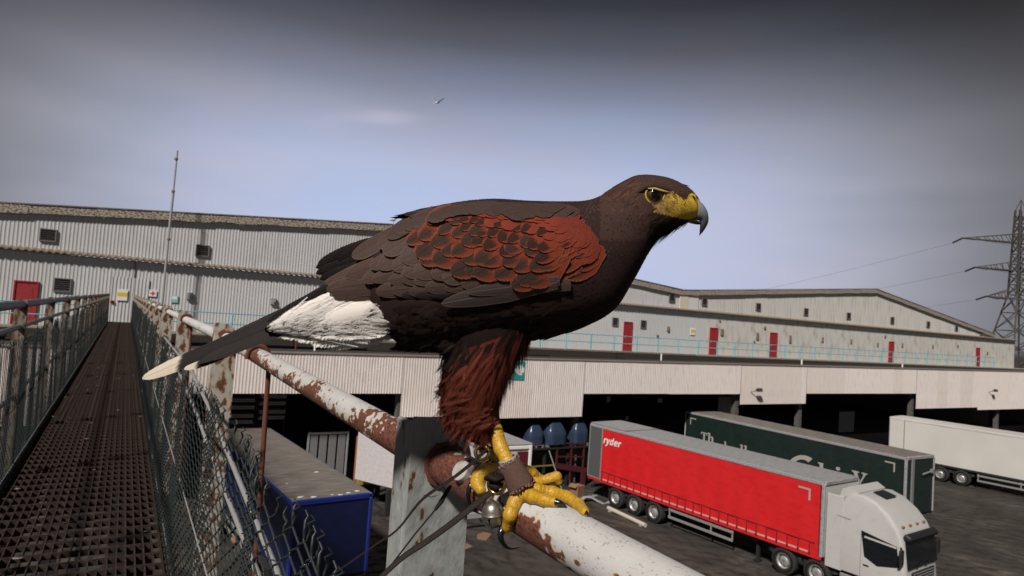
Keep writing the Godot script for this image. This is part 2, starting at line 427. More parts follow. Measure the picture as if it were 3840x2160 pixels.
func corrugated(x0: float, x1: float, bottom: Callable, top: Callable, z: float, pitch := 0.14, deep := 0.032) -> MB:
	# trapezoid ribs running up a wall that faces +z
	var mb := MB.new()
	var prof := [Vector2(0.0, 0.0), Vector2(0.30, 0.0), Vector2(0.45, -1.0), Vector2(0.85, -1.0), Vector2(1.0, 0.0)]
	var x := x0
	while x < x1 - 0.001:
		for k in 4:
			var a := minf(x + prof[k].x * pitch, x1)
			var b := minf(x + prof[k + 1].x * pitch, x1)
			if b - a < 0.0005: continue
			var za: float = z + prof[k].y * deep
			var zb: float = z + prof[k + 1].y * deep
			mb.flat4(Vector3(a, bottom.call(a), za), Vector3(b, bottom.call(b), zb), Vector3(b, top.call(b), zb), Vector3(a, top.call(a), za), Vector3.BACK)
		x += pitch
	return mb

func sheets(parent: Node, called: String, x0: float, x1: float, bottom: Callable, top: Callable, z: float, ms: Array, seed_: int) -> void:
	# a wall clad in separate sheets, each a little different in tone and lapped over the last
	rng.seed = seed_
	var x := x0
	var k := 0
	while x < x1 - 0.05:
		var n := rng.randi_range(10, 19)
		var e := minf(x + n * 0.14, x1)
		obj(called, corrugated(x, e, bottom, top, z + 0.004 * (k % 2), 0.14, 0.014), ms[rng.randi() % ms.size()], parent)
		x = e
		k += 1

func level(y: float) -> Callable:
	return func(_x: float) -> float: return y

func louvre(parent: Node, x: float, y: float, w: float, h: float, z: float) -> void:
	var f := MB.new()
	var b := MB.new()
	var s := MB.new()
	for q in [-1.0, 1.0]:
		f.box(Vector3(x + q * (w * 0.5 - 0.02), y, z + 0.03), Vector3(0.04, h, 0.08))
		f.box(Vector3(x, y + q * (h * 0.5 - 0.02), z + 0.03), Vector3(w - 0.08, 0.04, 0.078))
	b.box(Vector3(x, y, z + 0.008), Vector3(w - 0.08, h - 0.08, 0.01))
	for k in 6:
		s.box(Vector3(x, y - h * 0.5 + (k + 0.7) * h / 6.4, z + 0.04), Vector3(w - 0.082, 0.06, 0.008), Basis(Vector3.RIGHT, 0.7))
	var o := obj("vent", f, M.vent, parent)
	obj("backing", b, M.vent_dark, o)
	stuff(obj("louvre_slats", s, M.vent, o))

func red_door(parent: Node, x0: float, x1: float, y0: float, y1: float) -> void:
	var z := WALL + 0.004
	var f := MB.new()
	for q in [x0 - 0.03, x1 + 0.03]: f.box(Vector3(q, (y0 + y1) * 0.5, z + 0.03), Vector3(0.06, y1 - y0, 0.09))
	f.box(Vector3((x0 + x1) * 0.5, y1 + 0.03, z + 0.03), Vector3(x1 - x0 + 0.12, 0.06, 0.092))
	var d := MB.new()
	d.cbox(Vector3((x0 + x1) * 0.5, (y0 + y1) * 0.5, z + 0.02), Vector3(x1 - x0, y1 - y0, 0.04), 0.005)
	for q in [0.3, 0.72]: d.cbox(Vector3((x0 + x1) * 0.5, lerpf(y0, y1, q), z + 0.043), Vector3((x1 - x0) * 0.66, (y1 - y0) * 0.3, 0.012), 0.004)
	var o := obj("door", d, M.red_door, parent)
	obj("door_frame", f, M.red_door, o)
	var h := MB.new()
	h.cbox(Vector3(x0 + 0.09, y0 + 0.95, z + 0.06), Vector3(0.04, 0.16, 0.05), 0.008)
	obj("handle", h, M.galv, o)

func make_warehouse() -> void:
	var w := base("warehouse", "long pale grey corrugated warehouse with shallow gables and red doors", "warehouse")
	sheets(w, "lower_sheet", -14.0, 37.6, level(-0.4), level(2.78), WALL, [M.clad, M.clad2, M.clad3], 3)
	var bw := MB.new()
	bw.box(Vector3(62.8, 1.19, WALL - 0.15), Vector3(50.4, 3.18, 0.3))
	var o := obj("lower_wall", bw, M.block, w)
	o.set_meta("label", "whitewashed far length of lower wall")
	sheets(w, "upper_sheet", -14.0, 34.55, level(2.9), func(x): return roofline(x) - 0.1, WALL - 0.02, [M.clad, M.clad2, M.clad3], 4)
	var cs := MB.new()
	cs.box(Vector3(34.98, 3.55, WALL + 0.02), Vector3(0.82, 1.34, 0.12))
	obj("corner_trim", cs, M.cream, w)
	var wp := MB.new()
	wp.box(Vector3(35.95, 3.58, WALL - 0.01), Vector3(1.1, 1.36, 0.1))
	obj("flush_panel", wp, M.white_panel, w)
	obj("upper_wall", corrugated(36.5, 83.0, level(2.86), func(x): return roofline(x) - 0.1, WALL - 0.02, 0.22, 0.02), M.clad_old, w)
	# the roof sheets run back from the gable wall
	var rf := MB.new()
	for seg in [[-14.0, 12.2], [12.2, 34.75], [34.75, 36.5], [36.5, 59.4], [59.4, 83.0]]:
		var a := Vector3(seg[0], roofline(seg[0]) - 0.06, WALL - 0.03)
		var b := Vector3(seg[1], roofline(seg[1]) - 0.06, WALL - 0.03)
		var back := Vector3(0, 0, -40)
		var dn := Vector3(0, -0.12, 0)
		rf.flat4(a, b, b + back, a + back, Vector3.UP)
		rf.flat4(a + dn, b + dn, b + dn + back, a + dn + back, Vector3.DOWN)
	rf.flat4(Vector3(83, 3.24, WALL - 0.03), Vector3(83, 3.24, WALL - 40), Vector3(83, -8, WALL - 40), Vector3(83, -8, WALL - 0.3), Vector3.RIGHT)
	obj("roof", rf, M.roof, w)
	# crumbling verge along the gables, pieces of uneven depth
	var vg := MB.new()
	var x := -14.0
	rng.seed = 5
	while x < 83.0:
		var x2 := minf(x + rng.randf_range(0.9, 1.5), 83.0)
		for knee in [12.2, 34.75, 36.5, 59.4]:
			if x < knee - 0.01 and x2 > knee: x2 = knee
		var deep := 0.36 + rng.randf_range(-0.025, 0.025)
		var out := 0.16 + rng.randf_range(-0.012, 0.012)
		var a := Vector3(x, roofline(x), WALL)
		var b := Vector3(x2 - 0.012, roofline(x2 - 0.012), WALL)
		var f := Vector3(0, 0, out)
		var d := Vector3(0, -deep, 0)
		vg.flat4(a + f, b + f, b + f + d, a + f + d, Vector3.BACK)
		vg.flat4(a + f, b + f, b, a, Vector3.UP)
		vg.flat4(a + f + d, b + f + d, b + d, a + d, Vector3.DOWN)
		x = x2
	stuff(obj("verge", vg, M.verge, w))
	var cap := MB.new()
	for seg in [[-14.0, 12.2], [12.2, 34.75], [34.75, 36.5], [36.5, 59.4], [59.4, 83.0]]:
		cap.bar(Vector3(seg[0], roofline(seg[0]) + 0.035, WALL + 0.06), Vector3(seg[1], roofline(seg[1]) + 0.035, WALL + 0.06), 0.26, 0.05)
	obj("roof_edge", cap, M.roof, w)
	# narrow corrugated eave between the storeys
	var rows := [PackedVector3Array(), PackedVector3Array(), PackedVector3Array(), PackedVector3Array()]
	var k := 0
	x = -14.0
	while x < 88.0:
		var wv := 0.035 * cos(TAU * x / 0.27)
		rows[0].append(Vector3(x, 2.96 + wv * 0.5, WALL - 0.02)); rows[1].append(Vector3(x, 2.87 + wv, WALL + 0.28))
		rows[2].append(Vector3(x, 2.81 + wv, WALL + 0.285)); rows[3].append(Vector3(x, 2.78 + wv, WALL + 0.02))
		x += 0.045
	var ev := MB.new()
	for r in 3:
		for q in rows[0].size() - 1:
			ev.flat4(rows[r][q], rows[r][q + 1], rows[r + 1][q + 1], rows[r + 1][q], Vector3(0, 1 - r, 0.5))
	ev.smooth(50)
	obj("eave", ev, M.ledge, w)
	for q in [[-3.1, 3.55, 0.6, 0.55], [2.95, 3.565, 0.6, 0.56], [-2.41, 1.45, 0.63, 0.6], [33.8, 3.63, 0.56, 0.55], [37.15, 3.61, 0.56, 0.56], [43.26, 3.65, 0.56, 0.57], [49.36, 3.65, 0.58, 0.58], [55.47, 3.68, 0.6, 0.56], [62.5, 3.69, 0.6, 0.6], [69.0, 3.66, 0.6, 0.58], [74.6, 3.6, 0.6, 0.58], [80.0, 3.25, 0.6, 0.4], [28.65, 1.62, 0.5, 0.56], [31.2, 1.59, 0.52, 0.56], [18.4, 1.5, 0.5, 0.56]]:
		louvre(w, q[0], q[1], q[2], q[3], WALL)
	for q in [[-4.03, -3.3, -0.35, 1.46], [29.5, 30.15, -0.3, 1.62], [37.95, 38.7, -0.3, 1.65], [44.9, 45.7, -0.3, 1.62], [62.15, 62.9, -0.32, 1.6], [79.0, 79.72, -0.31, 1.63]]:
		red_door(w, q[0], q[1], q[2], q[3])
	# the white double door at the end of the walkway
	for s in [0, 1]:
		var dl := corrugated(-0.6 + s * 0.86, 0.24 + s * 0.62, level(-0.3), level(2.0), WALL + 0.055, 0.14, 0.02)
		obj("door", dl, M.clad, w)
	var seam := MB.new()
	seam.box(Vector3(0.25, 1.25, WALL + 0.02), Vector3(0.03, 3.1, 0.05))
	seam.box(Vector3(3.0, 2.98, WALL + 0.02), Vector3(0.02, 0.62, 0.03))
	obj("downpipe", seam, M.ledge, w)
	# rust runs and boarded fixings on the whitewashed length
	var small := [[39.2, 1.42, 0.30, 0.5], [43.3, 1.3, 0.28, 0.55], [47.4, 1.25, 0.26, 0.6], [33.6, 1.38, 0.22, 0.34], [44.15, 2.02, 0.22, 0.2], [42.95, 0.86, 0.16, 0.16], [38.9, 2.3, 0.14, 0.14], [51.8, 1.4, 0.2, 0.4], [56.0, 1.42, 0.2, 0.36], [61.4, 2.1, 0.2, 0.2], [60.2, 1.3, 0.2, 0.3], [64.4, 1.4, 0.2, 0.35], [32.6, 0.85, 0.18, 0.16], [70.0, 1.5, 0.2, 0.3], [75.0, 1.7, 0.2, 0.2], [81.5, 1.2, 0.2, 0.3]]
	for q in small:
		var sb := MB.new()
		sb.cbox(Vector3(q[0], q[1], WALL + 0.05), Vector3(q[2], q[3], 0.10), 0.02)
		obj("wall_box", sb, M.ledge, w)

func sign_board(called: String, label: String, x: float, y: float, w: float, h: float, z: float, m: Material) -> Node3D:
	var o := base(called, label, "sign", Vector3(x, y, z))
	var b := MB.new()
	b.cbox(Vector3.ZERO, Vector3(w, h, 0.02), 0.004)
	obj("board", b, m, o)
	return o

func make_signs() -> void:
	var o := sign_board("warning_sign", "white notice with a yellow band on the door at the walkway's end", -0.15, 1.19, 0.42, 0.51, WALL + 0.09, M.white)
	var b := MB.new()
	b.box(Vector3(0, 0.03, 0.013), Vector3(0.40, 0.17, 0.005))
	obj("yellow_band", b, M.yellow, o)
	o = sign_board("first_aid_sign", "small white sign with a red cross beside the tall thin pole", 1.05, 1.36, 0.32, 0.3, WALL + 0.04, M.white)
	b = MB.new()
	b.box(Vector3(0, 0, 0.013), Vector3(0.2, 0.06, 0.005))
	for q in [-1, 1]: b.box(Vector3(0, q * 0.065, 0.013), Vector3(0.06, 0.07, 0.005))
	obj("red_cross", b, M.red, o)
	o = sign_board("teal_notice", "small turquoise notice on the grey wall right of the pole", 1.96, 1.16, 0.3, 0.33, WALL + 0.04, mat(lin(0.25, 0.50, 0.50), 0.5))
	b = MB.new()
	b.box(Vector3(0, 0.06, 0.013), Vector3(0.22, 0.14, 0.005))
	obj("white_field", b, M.white, o)
	o = sign_board("yellow_notice", "white sign with a yellow square between two red doors", 36.06, 1.31, 0.5, 0.52, WALL + 0.04, M.white)
	b = MB.new()
	b.box(Vector3(0, 0.03, 0.013), Vector3(0.4, 0.22, 0.005))
	obj("yellow_band", b, M.yellow, o)
	o = sign_board("arrow_sign", "teal sign with a white arrowhead on the canopy by the hawk's leg", 18.62, -1.44, 0.72, 1.0, FASCIA + 0.035, M.teal_sign)
	b = MB.new()
	b.prism(PackedVector2Array([Vector2(-0.3, 0.02), Vector2(0.0, 0.3), Vector2(0.2, 0.3), Vector2(0.2, 0.16), Vector2(0.33, 0.16), Vector2(0.33, -0.12), Vector2(0.2, -0.12), Vector2(0.2, -0.26), Vector2(0.0, -0.26)]), 0.006, Transform3D(Basis(), Vector3(0, 0, 0.011)))
	obj("white_arrow", b, M.white, o)
	for q in [[2.58, 1.35, "grey junction box on the wall nearest the turquoise notice"], [6.37, 1.38, "grey junction box on the wall above the turquoise railing, farther from the pole"]]:
		var jb := base("junction_box", q[2], "electrical box", Vector3(q[0], q[1], WALL + 0.07))
		b = MB.new()
		b.cbox(Vector3.ZERO, Vector3(0.28, 0.34, 0.14), 0.02)
		obj("box", b, M.galv, jb)
		b = MB.new()
		b.lathe([Vector2(0, 0.04), Vector2(0.05, 0.03), Vector2(0.07, 0), Vector2(0.07, -0.05)], Transform3D(Basis(Vector3.RIGHT, PI / 2), Vector3(0.05, -0.02, 0.1)), 12)
		obj("lamp_cap", b, M.ledge, jb)
	var rb := base("alarm_button", "little red alarm button beside the door at the walkway's end", "alarm button", Vector3(-0.52, 0.86, WALL + 0.08))
	b = MB.new()
	b.lathe([Vector2(0.0, 0.06), Vector2(0.05, 0.05), Vector2(0.08, 0.02), Vector2(0.085, -0.06)], Transform3D(Basis(Vector3.RIGHT, PI / 2), Vector3.ZERO), 14)
	obj("bell", b, M.red_door, rb)

func make_deck_and_canopy() -> void:
	var d := base("loading_canopy", "pinkish white corrugated canopy over the dark loading bays", "canopy")
	var top := func(x): return -0.93 + 0.0059 * x
	var secs := [[-14.0, -2.0, -3.9], [-2.0, 11.96, -2.70], [11.96, 14.9, -3.86], [14.9, 23.14, -4.02], [23.14, 29.9, -2.71], [29.9, 36.57, -2.73], [36.57, 43.83, -3.44], [43.83, 51.4, -2.70], [51.4, 59.08, -2.70], [59.08, 70.0, -4.0], [70.0, 92.0, -4.25]]
	for s in secs:
		sheets(d, "cladding_sheet", s[0], s[1] - 0.006, level(s[2]), top, FASCIA, [M.fascia, M.fascia2, M.fascia, M.fascia3], int(s[0]) + 40)
		var lip := MB.new()
		lip.box(Vector3((s[0] + s[1]) * 0.5, s[2] + 0.02, FASCIA - 0.12), Vector3(s[1] - s[0] - 0.01, 0.05, 0.16))
		obj("lintel", lip, M.black, d)
	# flashing, roof, end walls and the dark hall behind
	var fl := MB.new()
	fl.bar(Vector3(-14, top.call(-14.0) + 0.03, FASCIA - 0.03), Vector3(92, top.call(92.0) + 0.03, FASCIA - 0.03), 0.16, 0.06)
	obj("flashing", fl, M.concrete, d)
	var js := MB.new()
	for x in [11.96, 30.0, 36.57]: js.box(Vector3(x + 0.5, -2.0, FASCIA + 0.012), Vector3(0.05, 2.2 if x < 30 or x > 31 else 1.3, 0.02))
	var rf := MB.new()
	rf.flat4(Vector3(-14, -1.0, FASCIA - 0.06), Vector3(92, -0.45, FASCIA - 0.06), Vector3(92, -0.5, WALL - 46), Vector3(-14, -1.0, WALL - 46), Vector3.UP)
	rf.flat4(Vector3(-14, -1.12, FASCIA - 0.06), Vector3(92, -0.57, FASCIA - 0.06), Vector3(92, -0.62, WALL - 46), Vector3(-14, -1.12, WALL - 46), Vector3.DOWN)
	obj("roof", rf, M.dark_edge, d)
	var bk := MB.new()
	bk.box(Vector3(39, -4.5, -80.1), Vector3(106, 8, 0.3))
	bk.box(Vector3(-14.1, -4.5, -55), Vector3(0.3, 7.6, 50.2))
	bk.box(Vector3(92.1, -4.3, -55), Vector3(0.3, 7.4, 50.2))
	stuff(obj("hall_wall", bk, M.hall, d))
	var fr := MB.new()
	for x in [-2.0, 12.1, 23.0, 36.7, 43.7, 59.2, 75.0]: fr.box(Vector3(x, -5.5, FASCIA - 0.5), Vector3(0.35, 5.6, 0.35))
	stuff(obj("stanchion", fr, M.hall, d))
	var df := MB.new()
	df.box(Vector3(39, -7.45, -57.0), Vector3(105.5, 1.1, 45.6))
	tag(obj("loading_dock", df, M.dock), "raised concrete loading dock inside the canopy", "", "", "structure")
	var dk := MB.new()
	dk.box(Vector3(39, -0.37, (WALL - 32.8) * 0.5), Vector3(106, 0.06, 1.36))
	tag(obj("warehouse_terrace", dk, M.concrete), "narrow terrace along the foot of the warehouse wall", "", "", "structure")
	var eb := MB.new()
	rng.seed = 8
	var x := -14.0
	while x < 92.0:
		var w := rng.randf_range(0.8, 2.4)
		var h := rng.randf_range(0.32, 0.48)
		eb.box(Vector3(x + w * 0.5, -0.41 - h * 0.5, -32.78 + rng.randf_range(-0.05, 0.03)), Vector3(w - 0.01, h, 0.1))
		x += w
	var e := base("terrace_edge_beam", "dark uneven edge beam under the turquoise railing", "beam")
	stuff(obj("beam_length", eb, M.dark_edge, e))
	var rs := MB.new()
	rs.box(Vector3(20, -0.335, -32.74), Vector3(30, 0.03, 0.05))
	obj("rust_strip", rs, M.rust, e)
	for q in [[7.2, 0.02], [8.1, 0.03], [14.5, 0.02], [15.2, 0.03], [31.0, 0.03], [46.0, 0.04], [60.5, 0.04]]:
		var pp := MB.new()
		pp.tube([Vector3(q[0], -1.0, -32.0), Vector3(q[0], -0.3, -32.0)], q[1] + 0.02, 8)
		obj("vent_pipe", pp, M.white if q[1] > 0.025 else M.rust, e)

func make_railing() -> void:
	for run in [[-14.0, -0.75, "turquoise tube railing left of the walkway's far end"], [0.5, 80.0, "long turquoise tube railing along the terrace before the red doors"]]:
		var o := base("terrace_railing", run[2], "railing", Vector3(0, 0, -32.9))
		var n := int(round((run[1] - run[0]) / 1.95))
		for k in n + 1:
			var x: float = lerpf(run[0], run[1], float(k) / n)
			var p := MB.new()
			p.tube([Vector3(x, -0.36, 0), Vector3(x, 0.66 + 0.001 * x, 0)], 0.042, 6)
			p.box(Vector3(x, -0.33, 0), Vector3(0.12, 0.02, 0.12))
			obj("railing_post", p, M.teal_rail, o)
		for y in [0.66, 0.17]:
			var r := MB.new()
			r.tube([Vector3(run[0], y + 0.001 * run[0], 0), Vector3(run[1], y + 0.001 * run[1], 0)], 0.028, 6)
			obj("rail_tube", r, M.teal_rail, o)
	var p := base("tall_pole", "tall thin grey pole rising above the warehouse roof", "pole", Vector3(1.43, -0.34, -33.2))
	var s := MB.new()
	s.tube([Vector3.ZERO, Vector3(0, 4.2, 0), Vector3(0.02, 6.4, 0)], 0.055, 10)
	obj("pole_shaft", s, M.galv, p)
	s = MB.new()
	s.tube([Vector3(0.02, 6.4, 0), Vector3(0.03, 8.3, 0)], 0.038, 8)
	obj("pole_top", s, M.galv, p)
	for y in [4.2, 6.4, 7.9]:
		s = MB.new()
		s.lathe([Vector2(0.05, -0.06), Vector2(0.075, -0.05), Vector2(0.075, 0.05), Vector2(0.04, 0.07)], Transform3D(Basis(), Vector3(0.012, y, 0)), 10)
		obj("collar", s, M.ledge, p)

func rail_at(z: float) -> Vector3:
	# the handrail's middle: it dips a little towards the near end
	return Vector3(0.366 + 0.002 * maxf(z, -2.9), 1.127 + 0.017 * minf(-z, 2.9), z)

func rail_post(m: Material) -> Array:
	# an angle-iron upright: a web across the rail with a rounded ear, and a flange along it
	var a := MB.new()
	# measured from the middle of the pipe
	var pts := PackedVector2Array([Vector2(-0.047, -1.30), Vector2(0.038, -1.30), Vector2(0.038, 0.0), Vector2(0.037, 0.012), Vector2(0.033, 0.024), Vector2(0.026, 0.035), Vector2(0.017, 0.044), Vector2(0.006, 0.051), Vector2(-0.008, 0.056), Vector2(-0.025, 0.059), Vector2(-0.043, 0.060), Vector2(-0.047, 0.056)])
	a.prism(pts, 0.008, Transform3D(Basis(), Vector3(0, 0, -0.008)))
	a.smooth(25)
	var f := MB.new()
	f.cbox(Vector3(-0.044, -0.623, -0.031), Vector3(0.0075, 1.352, 0.046), 0.002)
	var wd := MB.new()
	var rows := []
	rng.seed = 77
	for j in 7:
		var row := PackedVector3Array()
		for k in 28:
			var g := TAU * k / 28
			var e := PI * j / 6
			var rr := RAIL_R + 0.005 * sin(e) * (1.0 + 0.35 * sin(k * 2.3) * sin(k * 0.9)) + 0.0004
			row.append(Vector3(cos(g) * rr, sin(g) * rr, 0.0015 + 0.004 * (1.0 - cos(e)) * 0.5))
		rows.append(row)
	wd.grid(rows, true)
	return [a.mesh(m), f.mesh(m), wd.mesh(M.rust)]

func rusty_pipe_image() -> Array:
	# paint that has peeled from rusty steel: u runs round the pipe, v along 3.0 metres of it
	var W := 256
	var H := 2048
	var im := Image.create(W, H, false, Image.FORMAT_RGB8)
	var hm := Image.create(W, H, false, Image.FORMAT_RGB8)
	var big := noise(61, 9.0, 3)
	var fleck := noise(62, 60.0, 3)
	var grain := noise(63, 260.0, 2)
	var soft := noise(64, 14.0, 2)
	var spots := [[-2.08, 0.06, 0.6], [-1.95, 0.08, 0.5], [-1.62, 0.06, 0.1], [-1.36, 0.08, 0.45], [-1.25, 0.05, 0.2], [-1.08, 0.06, 0.22], [-0.97, 0.05, 0.12], [-0.86, 0.07, 0.30], [-0.725, 0.05, 0.8], [-0.66, 0.04, 0.35], [-0.60, 0.05, 0.12]]
	for y in H:
		var z := 0.4 - 3.0 * y / H
		var near := 0.0
		for s in spots: near += s[2] * exp(-pow((z - s[0]) / s[1], 2.0))
		if z < -2.13: near = -0.9
		for x in W:
			var a := TAU * x / W
			var p := Vector3(cos(a) * 0.026, sin(a) * 0.026, z)
			var n1 := big.get_noise_3d(p.x * 1.4, p.y * 1.4, p.z)
			# the flecks lie slantwise to the pipe
			var n2 := fleck.get_noise_3d(p.x * 1.2 + p.z * 0.55, p.y * 1.2, p.z * 0.75)
			var g := grain.get_noise_3d(p.x, p.y, p.z)
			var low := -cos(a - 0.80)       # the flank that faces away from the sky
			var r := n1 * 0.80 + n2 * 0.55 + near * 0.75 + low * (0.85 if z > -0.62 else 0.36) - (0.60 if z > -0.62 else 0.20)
			var paint := Color(0.47, 0.475, 0.465)
			paint = paint * (1.0 + 0.10 * soft.get_noise_3d(p.x, p.y, p.z) + 0.07 * g)
			if g > 0.42 and n2 > 0.05: paint = paint.lerp(Color(0.16, 0.07, 0.04), 0.55)
			var c: Color
			var h := 0.75 + g * 0.05
			if r > 0.0:
				c = Color(0.105, 0.034, 0.022).lerp(Color(0.17, 0.062, 0.038), clampf(0.5 + n2 + g * 0.6, 0, 1))
				if g < -0.25: c = c * 0.45
				h = 0.3 + g * 0.25
			else:
				var stain := clampf(1.0 + r * 5.5, 0.0, 1.0)
				c = paint.lerp(Color(0.50, 0.37, 0.20), stain * 0.75)
				if r > -0.025: c = Color(0.22, 0.12, 0.05)
			c = c.linear_to_srgb()
			im.set_pixel(x, y, Color(clampf(c.r, 0, 1), clampf(c.g, 0, 1), clampf(c.b, 0, 1)))
			hm.set_pixel(x, y, Color(h, h, h))
	hm.bump_map_to_normal_map(3.0)
	return [im, hm]

func pipe_length(a: Vector3, b: Vector3, r: float, n: int) -> MB:
	var rows := []
	for k in n + 1:
		var row := PackedVector3Array()
		for s in 41:
			var g := TAU * s / 40
			row.append(a.lerp(b, float(k) / n) + Vector3(cos(g) * r, sin(g) * r, 0))
		rows.append(row)
	var mb := MB.new()
	mb.grid(rows, false)
	return mb

func make_walkway() -> void:
	var w := Node3D.new()
	place(w, "walkway", self)
	tag(w, "rust brown open steel grating walkway running to the warehouse door", "", "", "structure")
	var bars := MB.new()
	bars.box(Vector3(0, 0, -16.4), Vector3(0.005, 0.03, 34.0))
	var bm := bars.mesh(M.rust_bar)
	for k in 22: inst("bearing_bar", bm, w, Transform3D(Basis(), Vector3(-0.575 + k * 0.0402, -0.015, 0)))
	var cross := MB.new()
	cross.box(Vector3(0, -0.009, 0), Vector3(0.86, 0.032, 0.008))
	var cm := cross.mesh(M.rust_bar)
	for k in 220: inst("cross_bar", cm, w, Transform3D(Basis(), Vector3(-0.150, -0.004, 0.5 - k * 0.154)))
	var e := MB.new()
	e.cbox(Vector3(0.29, -0.02, -16.4), Vector3(0.022, 0.16, 34.0), 0.004)
	obj("edge_plate", e, M.moss, w)
	e = MB.new()
	e.cbox(Vector3(-0.60, -0.02, -16.4), Vector3(0.022, 0.16, 34.0), 0.004)
	obj("edge_plate", e, M.moss, w)
	for x in [-0.5, 0.18]:
		e = MB.new()
		e.box(Vector3(x, -0.17, -16.4), Vector3(0.012, 0.26, 34.0))
		e.box(Vector3(x, -0.30, -16.4), Vector3(0.1, 0.012, 34.0))
		e.box(Vector3(x, -0.044, -16.4), Vector3(0.1, 0.012, 34.0))
		obj("girder", e, M.chassis, w)
	for z in [-9.0, -20.0]:
		e = MB.new()
		for x in [-0.5, 0.18]: e.box(Vector3(x, -4.15, z), Vector3(0.14, 7.68, 0.14))
		e.box(Vector3(-0.16, -0.6, z), Vector3(0.54, 0.1, 0.1))
		obj("trestle", e, M.chassis, w)
	rng.seed = 3
	for k in 34:
		var f := MB.new()
		f.ball(Vector3.ZERO, Vector3(0.026, 0.004, 0.015) * rng.randf_range(0.35, 1.1), Basis(Vector3.UP, rng.randf() * 3), 7)
		var lf := obj("fallen_leaf", f, M.concrete if k % 3 else M.card, w)
		lf.position = Vector3(rng.randf_range(-0.55, 0.26), 0.009, rng.randf_range(-14, -1.5))
	# the handrail that the hawk stands on
	var h := base("handrail", "pale painted handrail pipe with peeling rust, gripped by the hawk", "handrail")
	var tex := rusty_pipe_image()
	var pm := image_mat(tex[0], 0.62)
	pm.normal_enabled = true
	pm.normal_texture = ImageTexture.create_from_image(tex[1])
	pm.normal_scale = 0.7
	obj("pipe", pipe_length(rail_at(0.4), rail_at(-2.6), RAIL_R, 60), pm, h)
	obj("pipe", pipe_length(rail_at(-2.6), rail_at(-33.4), RAIL_R, 20), M.post_far, h)
	var posts := rail_post(M.post)
	var posts2 := rail_post(M.post_old)
	for k in 18:
		var s: Array = posts if k == 0 else posts2
		var lab := "grey-painted flat steel post with rounded ear, just left of the hawk's feet"
		if k == 1: lab = "rust-streaked cream steel post standing behind the hawk's tail"
		if k > 1: lab = "rusty cream steel post holding the hawk's handrail, %s" % (ORDINAL[k] + " counted from the hawk" if k < 9 else "among the far ones by the warehouse")
		var o := base("handrail_post", lab, "post", rail_at(-0.75 - k * 2.05), "upright posts under the hawk's handrail")
		inst("web", s[0], o); inst("flange", s[1], o); inst("weld", s[2], o)
	for k in 3:
		var z := -2.1 - k * 2.75
		var o := base("hanger_rod", ["thin rusty rod hooked over the handrail, nearest the hawk", "thin rusty rod hooked over the handrail between the second and third posts", "farthest rusty rod hooked over the handrail"][k], "rod", rail_at(z), "rusty rods hooked over the handrail")
		var s := MB.new()
		var pts := [Vector3(-0.031, -0.01, 0)]
		for q in 7:
			var g := PI * (1.0 - q / 6.0)
			pts.append(Vector3(cos(g) * 0.0315, sin(g) * 0.0315, 0))
		for q in 6: pts.append(Vector3(0.034 + 0.003 * q, -0.03 - q * 0.22, 0.004 * q))
		s.tube(pts, 0.0078, 8)
		obj("rod", s, M.rust, o)
	# the opposite side
	h = base("opposite_handrail", "dull grey double handrail on the walkway's other side", "handrail")
	for q in [[1.195, 0.0285], [1.035, 0.017], [0.55, 0.014]]:
		obj("rail_tube", pipe_length(Vector3(-0.625, q[0], 0.2), Vector3(-0.625, q[0], -33.4), q[1], 12), M.post_dull, h)
	var mir := Transform3D(Basis(Vector3(-1, 0, 0), Vector3(0, 1, 0), Vector3(0, 0, 1)), Vector3(-0.305, 0.027, 0))
	var p3 := rail_post_left()
	for k in 15:
		var o := base("opposite_post", ("weathered grey-brown post of the opposite handrail, %s" % (ORDINAL[k] + " counted from the camera" if k < 8 else "among the far ones by the red door")) if k else "nearest weathered post of the opposite handrail", "post", Vector3(0, 0, -3.6 - k * 2.05), "posts of the opposite handrail")
		inst("web", p3[0], o); inst("flange", p3[1], o)

func rail_post_left() -> Array:
	var a := MB.new()
	var pts := PackedVector2Array([Vector2(-0.588, -0.16)])
	pts.append(Vector2(-0.588, 1.232))
	for k in 13:
		var g := PI * 0.5 + PI * 0.5 * k / 12
		pts.append(Vector2(-0.625 + 0.037 * cos(g), 1.195 + 0.037 * sin(g)))
	pts.append(Vector2(-0.662, -0.16))
	a.prism(pts, 0.008, Transform3D(Basis(), Vector3(0, 0, -0.008)))
	a.smooth(25)
	var f := MB.new()
	f.cbox(Vector3(-0.591, 0.535, -0.027), Vector3(0.0075, 1.38, 0.038), 0.002)
	return [a.mesh(M.post_left), f.mesh(M.post_left)]

func fence_wire(seed_: int, flip: float, y0: float, y1: float) -> ArrayMesh:
	# one zigzag wire of chain link, with a twisted barb at its top
	rng.seed = seed_
	var mb := MB.new()
	var pts := []
	var rad := []
	var n := int((y1 - y0) / 0.026)
	for k in n + 1:
		var s := (1.0 if k % 2 == 0 else -1.0) * flip
		var y := y0 + k * 0.026
		var o := Vector3(0.0022 * s, y, 0.0215 * s)
		pts.append(o + Vector3(0, -0.0035, -0.002 * s)); pts.append(o + Vector3(0, 0.0035, -0.002 * s))
		rad.append(0.0022); rad.append(0.0022)
	var e: Vector3 = pts[-1]
	for k in 5:
		pts.append(e + Vector3(rng.randf_range(-0.004, 0.008), 0.008 + k * 0.008, -0.006 * flip * k * 0.5 + (0.003 if k % 2 else -0.003)))
		rad.append(0.0028 if k < 3 else 0.0018)
	mb.tube(pts, rad, 4, false)
	return mb.mesh(M.wire)

